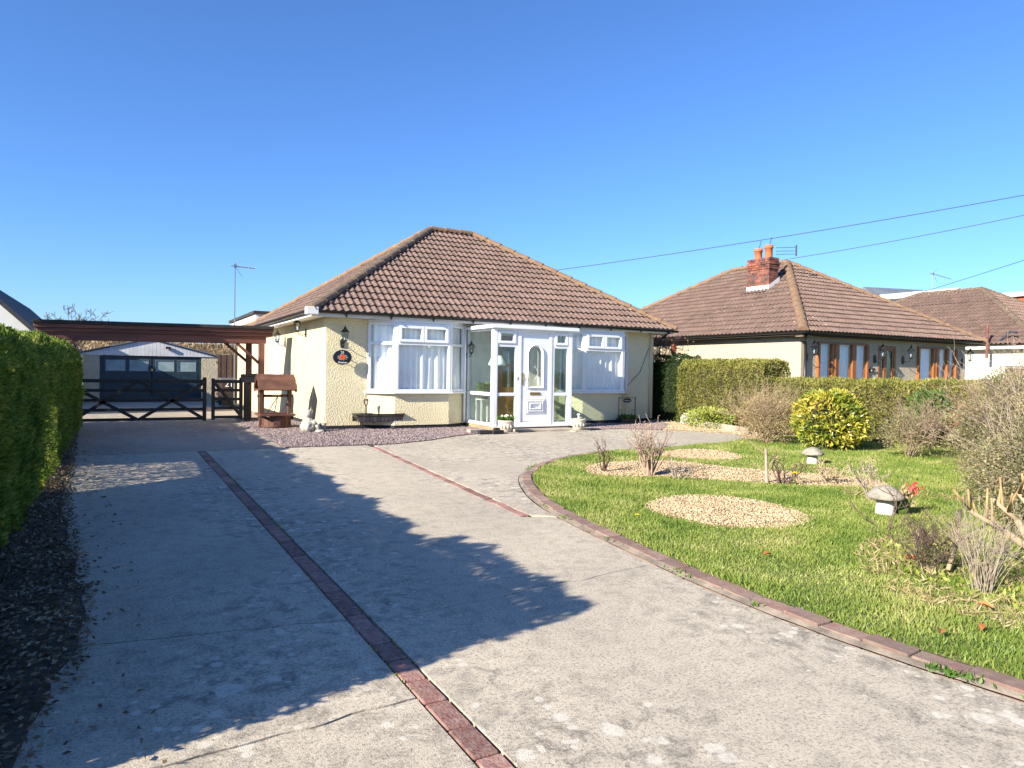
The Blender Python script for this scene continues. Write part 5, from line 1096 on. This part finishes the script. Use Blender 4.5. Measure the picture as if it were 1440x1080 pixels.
hedge('high_hedge', 'higher rounded hedge block beside the gravel and pebbledash side wall', 'hedge', 8.72, 9.75, -3.55, -.9, hi_h, 2700, .05, .022, 'privet_leaf', amp=.1, faces='xXyYtc', inset=.16, core='brown_core')
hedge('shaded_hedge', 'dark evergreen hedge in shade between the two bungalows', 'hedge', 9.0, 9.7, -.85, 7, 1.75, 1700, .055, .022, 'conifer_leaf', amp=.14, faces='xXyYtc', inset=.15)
# climber behind it and the orange post
o = thing('bare_climber', (9.6, 1.2, 1.6), 'purple brown bare climber growing above the dark hedge', 'climber'); sg_, tp = twig_segments((9.5, .6, 1.45), 26, .75, 1.2, 2, .007, 3, .35, seed=3); segs_mesh('twigs', sg_, 'twig_dark', o, mn=.004)
C = np.array([t[0] for t in tp]); leaves('leaves', C, rng.normal(0, 1, C.shape), .05, .03, 'litter_leaf', o)
o = thing('red_post', (10.6, 1.3, 0), 'thin red post standing behind the dark hedge', 'post'); MB().box(10.56, 10.66, 1.3, 1.4, -.05, 2.15).build('shaft', 'terracotta', o, bevel=.01)
def shrub(name, label, cat, c, r, n, L, Wd, m, stems=None, seed=1, hollow=.55, core=None, up_=.4, lump=.25, grp=None):
    o = thing(name, (c[0], c[1], 0), label, cat, grp); u = unit(rng.normal(size=(n, 3))); u[:, 2] = np.where(u[:, 2] < -.75, -u[:, 2], u[:, 2])
    k = np.array([1+lump*(nz(v*1.6+seed*3.1)+.7*nz(v*4+seed)) for v in u]); rr = (hollow+(1-hollow)*rng.uniform(0, 1, n)**.5)*k
    P = np.array([c[0], c[1], c[2]])+u*rr[:, None]*np.array(r); ok = P[:, 2] > .03; P, u = P[ok], u[ok]
    leaves('foliage', P, u*.8+rng.normal(0, .6, P.shape)+[0, 0, up_], L, Wd, m, o)
    if core:
        bm = bmesh.new(); bmesh.ops.create_icosphere(bm, subdivisions=3, radius=1)
        for v in bm.verts: q = v.co*(hollow*.95)*(1+lump*(noise.noise(v.co*1.6+Vector((seed*3.1,)*3)))); v.co = Vector((q.x*r[0], q.y*r[1], max(q.z*r[2]+c[2], .02)))
        me = bpy.data.meshes.new('inner_growth'); bm.to_mesh(me); bm.free(); link('inner_growth', me, core, o)
    if stems:
        sm, cnt, h, sp, lv, rd_ = stems; s_, t_ = twig_segments((c[0], c[1], .0), cnt, h, sp, lv, rd_, seed=seed); segs_mesh('branches', s_, sm, o)
    return o
shrub('dry_bush', 'dense tan dried shrub rounded beside the golden laurel', 'shrub', (6.75, -5.45, .42), (.58, .55, .5), 5200, .045, .014, 'dry_leaf', ('twig_tan', 46, .85, .75, 2, .006), 2, .2, None)
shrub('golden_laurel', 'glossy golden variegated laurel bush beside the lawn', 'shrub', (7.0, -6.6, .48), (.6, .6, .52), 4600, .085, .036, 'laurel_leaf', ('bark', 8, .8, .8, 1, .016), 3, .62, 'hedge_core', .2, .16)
shrub('leafy_plant', 'bright green low plant with white flowers under the high hedge', 'plant', (8.45, -2.3, .22), (.35, .75, .26), 1500, .075, .03, 'lime_leaf', None, 4, .35)
shrub('heather', 'low white flowering plant at the end of the log edging', 'plant', (8.5, -1.65, .16), (.22, .3, .16), 400, .04, .03, 'white_petal', None, 9, .4)
shrub('green_shrub', 'small fresh green shrub with red tips in front of the low hedge', 'shrub', (8.55, -7.4, .72), (.34, .34, .34), 1500, .075, .03, 'green_leaf', ('twig_dark', 6, .7, .4, 1, .01), 5, .3)
shrub('red_tip_shrub', 'small dark red leaved shrub next to the fresh green shrub', 'shrub', (8.7, -7.95, .62), (.22, .22, .2), 240, .06, .028, 'red_petal', ('twig_dark', 8, .65, .5, 1, .008), 15, .3)
shrub('rangy_shrub', 'rangy mixed shrub of thin brown stems beside the golden laurel', 'shrub', (7.1, -7.95, .35), (.45, .45, .36), 2200, .04, .016, 'grey_leaf', ('twig_pink', 26, .75, .7, 2, .006), 6, .15)
shrub('bare_shrub', 'tall bare fan of tan stems in front of the low hedge', 'shrub', (7.6, -8.75, .6), (.4, .4, .45), 500, .035, .012, 'dry_leaf', ('twig_tan', 34, .92, .5, 2, .005), 7, .3)
shrub('yellow_shrub', 'yellow green leafy shrub rising above the low hedge', 'shrub', (7.0, -9.55, .95), (.5, .45, .36), 1300, .06, .026, 'laurel_leaf', ('twig_tan', 14, 1.1, .45, 2, .009), 8, .25)
shrub('tangled_bush', 'big grey green tangled bush of tiny leaves and twigs overhanging the lawn', 'shrub', (5.0, -10.8, .6), (.9, .95, .74), 70000, .032, .014, 'grey_leaf', ('twig_pink', 60, 1.1, .9, 2, .0045), 10, .25, None, .3, .3)
shrub('tangled_bush', 'second grey green tangled bush behind the yellow stemmed pollard', 'shrub', (2.85, -11.9, .5), (.85, .6, .68), 42000, .028, .012, 'grey_leaf', ('twig_grey', 40, 1.0, .9, 2, .0045), 11, .25, None, .3, .3)
shrub('tangled_bush', 'third brown green tangled bush filling the gap between the other two', 'shrub', (3.75, -11.35, .5), (.62, .62, .66), 36000, .03, .013, 'grey_leaf', ('twig_dark', 46, 1.0, .9, 2, .005), 14, .25, None, .3, .3)
shrub('straw_shrub', 'pale straw coloured thicket behind the tangled bush', 'shrub', (6.4, -10.3, .8), (.6, .6, .55), 5000, .045, .012, 'dry_leaf', ('straw', 50, 1.05, .5, 2, .0045), 12, .2)
shrub('low_thorn_bush', 'low dark thorny bush with a cut branch at the lawn edge', 'shrub', (.9, -11.88, .12), (.25, .22, .14), 500, .022, .01, 'grey_leaf', ('twig_dark', 24, .3, 1.5, 2, .0035), 13, .2)
o = thing('cut_branch', (0.94, -11.90, 0.00), 'pale cut branch leaning out of the low thorny bush', 'branch'); MB().path([(0.86, -12.02, 0.07), (1.06, -11.96, 0.20), (1.39, -11.80, 0.36)], .014, 6).build('limb', 'twig_tan', o, smooth=True); MB().path([(1.06, -11.96, 0.20), (1.34, -12.00, 0.31), (1.54, -11.90, 0.42)], .007, 5).build('side_shoot', 'twig_grey', o)
# pollard with yellow shoots
o = thing('pollarded_shrub', (1.17, -12.37, 0.00), 'pruned shrub with thick pale limbs and yellow cut shoots', 'shrub')
limb = [[(1.30, -12.42, 0.00), (1.28, -12.36, 0.17), (1.15, -12.20, 0.32), (0.96, -12.08, 0.45)], [(1.30, -12.42, 0.00), (1.30, -12.31, 0.19), (1.29, -12.20, 0.38), (1.23, -12.08, 0.50)], [(1.30, -12.42, 0.00), (1.39, -12.35, 0.22), (1.41, -12.27, 0.39), (1.38, -12.16, 0.54)], [(1.30, -12.42, 0.00), (1.45, -12.49, 0.19), (1.53, -12.49, 0.35)]]
for k, l_ in enumerate(limb):
    mb = MB()
    for i, (a, b) in enumerate(zip(l_[:-1], l_[1:])): mb.tube(a, b, .034-.008*i, .028-.008*i, 7)
    mb.build('limb', 'twig_tan', o, smooth=True)
    mb = MB(); e = Vector(l_[-1]); e2 = Vector(l_[-2])
    for q in range(5): t_ = e2.lerp(e, random.uniform(.2, 1)); mb.tube(t_, t_+Vector((random.gauss(0, .09), random.gauss(0, .07), random.uniform(.1, .22))), .009, .006, 6)
    mb.build('shoots', 'twig_yellow', o, smooth=True)
for k, (x, y, h, n, lab) in enumerate(((.72, -12.3, .42, 60, 'clump of dry grey upright stems at the kerb end of the border'), (1.15, -12.8, .5, 60, 'sparse pale dead stems beside the pruned shrub'))):
    o = thing('dead_perennial', (x, y, 0), lab, 'dead plant'); s_, t_ = twig_segments((x, y, 0), n, h, .45, 1, .0035, 2, .12, seed=30+k); segs_mesh('stems', [(a, b, r*.6, q*.6) for a, b, r, q in s_], 'twig_grey' if k == 0 else 'straw', o, mn=.001)
# roses in the beds
def rose(c, h, n, label, seed, mt='twig_pink', sp=.5, rr=.011, lv=2):
    o = thing('pruned_rose', (c[0], c[1], 0), label, 'rose bush'); s_, t_ = twig_segments((c[0], c[1], .02), n, h, sp, lv, rr, 2, .18, seed=seed); segs_mesh('stems', s_, mt, o, mn=.003)['kind'] = 'stuff'
    C = np.array([p for p, d in t_]); C = C[rng.uniform(0, 1, len(C)) < .5]; leaves('buds', C, rng.normal(0, .5, C.shape)+[0, 0, .6], .03, .014, 'dry_leaf', o, kind='stuff'); return o
rose((1.95, -7.86), .44, 17, 'bushy pruned rose with dead heads in the long gravel bed', 21, rr=.016, sp=.42)
rose((1.66, -7.35), .26, 6, 'very small low rose at the kerb end of the long gravel bed', 22, 'twig_dark')
rose((2.1, -8.2), .18, 7, 'low spreading twiggy stump beside the bushy pruned rose', 27, 'twig_grey', sp=1.5)
rose((3.0, -8.95), .24, 8, 'stunted rose with reddish leaves around a short stake', 23, 'twig_dark', sp=1.1)
rose((3.55, -9.15), .16, 16, 'straw coloured dead perennial clump in the long gravel bed', 24, 'straw', sp=1.6, rr=.005)
rose((3.0, -10.1), .3, 9, 'grey twiggy clump just behind the stone mushroom with flowers', 25, 'twig_grey', sp=.7, rr=.007)
rose((1.75, -11.05), .36, 3, 'single dark arching rose stem near the low thorny bush', 26, 'twig_dark', sp=1.0, rr=.006, lv=1)
o = thing('wooden_stake', (2.88, -8.85, 0), 'short weathered stake with wire in the gravel bed', 'stake'); MB().tube((2.88, -8.85, 0), (2.85, -8.85, .42), .02, .017, 7).build('stake', 'twig_grey', o); MB().path([(2.85, -8.85, .36), (2.78, -8.8, .42), (2.68, -8.75, .52)], .006, 5).build('tie', 'twig_tan', o); MB().path([(2.87, -8.85, .2), (2.95, -8.87, .28), (3.0, -8.9, .34)], .008, 5).build('tie', 'twig_tan', o)
# staddle stones
def staddle(c, s, label, seed):
    o = thing('staddle_stone', (c[0], c[1], 0), label, 'stone mushroom')
    MB().lathe([(.105*s, .01), (.1*s, .06*s), (.085*s, .2*s), (.08*s, .22*s)], (c[0], c[1], 0), 16, jit=.02).build('leg', 'staddle_leg', o, smooth=True)
    bm = bmesh.new(); n = 24; prof = [(.07, .2), (.165, .2), (.195, .212), (.19, .238), (.15, .28), (.1, .315), (.05, .335), (.015, .345)]
    vs = []
    for r, z in prof:
        for i in range(n): a = 2*math.pi*i/n; k = 1+.05*nz((math.cos(a)*2+seed, math.sin(a)*2, z*9)); vs.append((c[0]+r*s*k*math.cos(a), c[1]+r*s*k*math.sin(a), z*s+.006*nz((math.cos(a)*3, math.sin(a)*3+seed, r*9))))
    bm.free(); MB().add(vs, [(k*n+i, k*n+(i+1) % n, (k+1)*n+(i+1) % n, (k+1)*n+i) for k in range(len(prof)-1) for i in range(n)]+[tuple(range(n-1, -1, -1)), tuple((len(prof)-1)*n+i for i in range(n))]).build('cap', 'staddle_stone', o, smooth=True)
    return o
staddle((4.9, -7.9), .78, 'grey stone mushroom standing on open grass near the laurel', 1)
sm = staddle((2.41, -10.6), .84, 'chipped stone mushroom with red flowers hanging beside it', 5)
o = thing('potted_cyclamen', (2.62, -10.72, 0), 'red flowered plant in green pot behind the stone mushroom', 'potted plant'); MB().lathe([(.05, .02), (.07, .17), (.062, .17)], (2.58, -10.66, 0), 12).build('pot', 'green_leaf', o, smooth=True)
C = np.tile([2.6, -10.68, .17], (60, 1))+rng.normal(0, .03, (60, 3)); leaves('leaves', C, rng.normal(0, .8, (60, 3))+[.3, 0, .3], .08, .035, 'dry_leaf', o); C = np.tile([2.62, -10.74, .28], (26, 1))+rng.normal(0, .03, (26, 3)); leaves('flowers', C, rng.normal(0, 1, (26, 3)), .04, .03, 'red_petal', o, kind='stuff')
# daffodils
for x, y, h, lab in ((7.6, -8.95, .42, 'yellow daffodil in bloom at the foot of the bare fan shrub'), (3.05, -9.1, .16, 'tiny yellow flower beside the staked rose'), (.22, -9.75, .05, 'yellow dandelion in the grass by the kerb')):
    o = thing('daffodil', (x, y, 0), lab, 'flower'); MB().tube((x, y, .01), (x, y, h), .006, .005, 5).build('stem', 'green_leaf', o); leaves('petals', np.tile([x, y, h], (10, 1)), np.column_stack([np.cos(np.arange(10)*.63), np.sin(np.arange(10)*.63), np.full(10, .3)]), .045 if h > .1 else .02, .03 if h > .1 else .014, 'yellow_petal', o)
    if h > .1: leaves('leaves', np.tile([x, y, .01], (8, 1))+rng.normal(0, .02, (8, 3))*[1, 1, 0], rng.normal(0, .3, (8, 3))+[0, 0, 1], h*.8, .016, 'green_leaf', o)
# fallen leaves and weeds
for k, (x, y, lab) in enumerate(((.12, -11.21, 'orange fallen leaf on the grass halfway along the kerb'), (.95, -11.78, 'largest orange fallen leaf lying near the low thorny bush'), (.04, -12.66, 'brown curled fallen leaf on the kerb bricks'), (.35, -12.45, 'small rusty fallen leaf in the grass by the dry stems'), (-.28, -12.62, 'rust coloured fallen leaf resting against the kerb edge'))):
    bm = bmesh.new(); pts = [(0, 0), (.02, .018), (.05, .026), (.08, .014), (.1, 0), (.08, -.014), (.05, -.026), (.02, -.018)]; vs = [bm.verts.new((p[0], p[1], .012+abs(p[1])*.7+.01*math.sin(p[0]*30))) for p in pts]; mid = [bm.verts.new((x_, 0, .006+.012*math.sin(x_*30))) for x_ in (.03, .06)]
    for f in ((0, 1, 8, 7), (1, 2, 9, 8), (2, 3, 4, 9), (4, 5, 6, 9), (6, 7, 8, 9)): bm.faces.new([(vs+mid)[i] for i in f])
    me = bpy.data.meshes.new('fallen_leaf'); bm.to_mesh(me); bm.free(); o = tag(link('fallen_leaf', me, 'dead_leaf'), lab, 'leaf', 'fallen leaves'); o.location = (x, y, .05); o.rotation_euler = (.15, .1, k*1.7); s_ = 1.05 if k == 1 else .8; o.scale = (s_, s_, s_)
n = 900; idx = rng.integers(20, len(KF)-20, n); kp = np.array(offset(KF, .02))[idx]+rng.normal(0, .018, (n, 2)); clump = np.array([nz((p[0]*2.2, p[1]*2.2, 1)) > .22 for p in kp]); kp = kp[clump]
C = np.column_stack([kp, np.full(len(kp), .01)]); tag(leaves('weeds', C, rng.normal(0, .5, C.shape)+[0, 0, .7], .035, .012, 'green_leaf'), 'tiny weeds growing along the foot of the brick kerb', 'weeds', kind='stuff')
P = scatter([(.5, -12.9), (.6, -11.6), (1.2, -11.2), (2.2, -11.2), (3.4, -11.0), (4, -10), (5.5, -10), (6.5, -9), (8.6, -8), (8.9, -12.9)], 7000); C = np.column_stack([P, np.full(len(P), .03)])
tag(leaves('border_debris', C, rng.normal(0, .6, C.shape)*[1, 1, .5]+[0, 0, .15], .055, .012, 'dry_leaf'), 'dry stalks and leaf debris lying under the border shrubs', 'debris', kind='stuff')
P = np.concatenate([scatter([(.1, -12.7), (.25, -12.0), (.7, -11.5), (1.3, -11.2), (2.0, -11.4), (2.3, -12.8)], 3400), scatter(smooth_poly([(3.1, -9.6), (3.9, -9.9), (4.3, -10.4), (3.6, -10.6), (3.0, -10.2)]), 900)]); P = P[np.array([nz((p[0]*2.5, p[1]*2.5, 6)) > -.12 for p in P])]; C = np.column_stack([P, np.full(len(P), .035)])
tag(leaves('dry_grass', C, rng.normal(0, .7, C.shape)*[1, 1, .4]+[0, 0, .22], .07, .008, 'dry_leaf'), 'withered straw coloured grass at the ragged edge of the lawn', 'dry grass', kind='stuff')
P = scatter([(.55, -12.6), (.7, -11.7), (1.3, -11.3), (2.0, -11.5), (2.3, -12.6)], 1500); C = np.column_stack([P, np.full(len(P), .03)])
tag(leaves('ground_cover', C, rng.normal(0, .6, C.shape)+[0, 0, .4], .05, .022, 'lime_leaf'), 'patch of lime green leafy ground cover round the thorny bush', 'ground cover', kind='stuff')
# log edging by the gravel
o = thing('log_edging', (8.3, -3, 0), 'pale low edging boards retaining the bed under the hedge', 'edging'); MB().beam((8.45, -2.5, .08), (8.0, -3.9, .08), .04, .14).build('edging_board', 'step_stone', o, bevel=.008); MB().beam((8.6, -1.6, .08), (8.46, -2.48, .08), .04, .14).build('edging_board', 'step_stone', o, bevel=.008)
# unseen evergreen added outside the view to shade the gate and pergola
o = thing('shade_conifer', (-8.2, 1.6, 0), 'unseen dark evergreen added beyond the hedge to shade the pergola', 'tree'); MB().tube((-8.2, 1.6, 0), (-8.2, 1.6, 4.6), .14, .03, 8).build('trunk', 'bark', o)
n = 7000; z = 1.6+3.6*rng.uniform(0, 1, n)**1.3; r = (1.25*(1-(z-.5)/5.0)+.15)*rng.uniform(.35, 1.05, n); a = rng.uniform(0, 6.28, n); C = np.column_stack([-8.2+r*np.cos(a), 1.6+r*np.sin(a), z]); leaves('crown', C, np.column_stack([np.cos(a), np.sin(a), rng.normal(-.1, .4, n)]), .22, .09, 'conifer_leaf', o)
# far bare wood and single bare trees
n = 30000; x = rng.uniform(-32, 45, n); y = 62+rng.uniform(0, 14, n); hgt = 4.5+.8*np.array([nz((q*.12, 3, 1)) for q in x])+.7*np.array([nz((q*.6, 1, 1)) for q in x]); z = rng.uniform(-.3, 1, n)**1*hgt
wd = tag(leaves('far_wood', np.column_stack([x, y, z-.3]), rng.normal(0, .5, (n, 3))+[0, 0, .7], .7, .09, 'wood_twig'), 'far brown leafless scrub wood behind the garage', 'wood', kind='stuff')
bk = tag(MB().box(-60, 80, 74, 80, -.5, 3.9).build('far_bank', 'wood_twig'), 'far brown bank of scrub closing the view behind the garage', 'bank', kind='stuff')
for k, (x, y, h, lab) in enumerate(((-6.9, 52, 4.7, 'bare leafless tree rising over the pergola far behind'), (17.6, 26, 5.6, 'bare tree top showing behind the pebbledashed bungalow roof'))):
    o = thing('bare_tree', (x, y, -.3), lab, 'tree'); MB().tube((x, y, -.4), (x, y, h*.5), .14, .09, 8).build('trunk', 'bark', o, smooth=True); s_, t_ = twig_segments((x, y, h*.42), 9, h*.55, .8, 3, .06, 3, .2, seed=50+k); segs_mesh('crown', s_, 'bark', o, mn=.016)
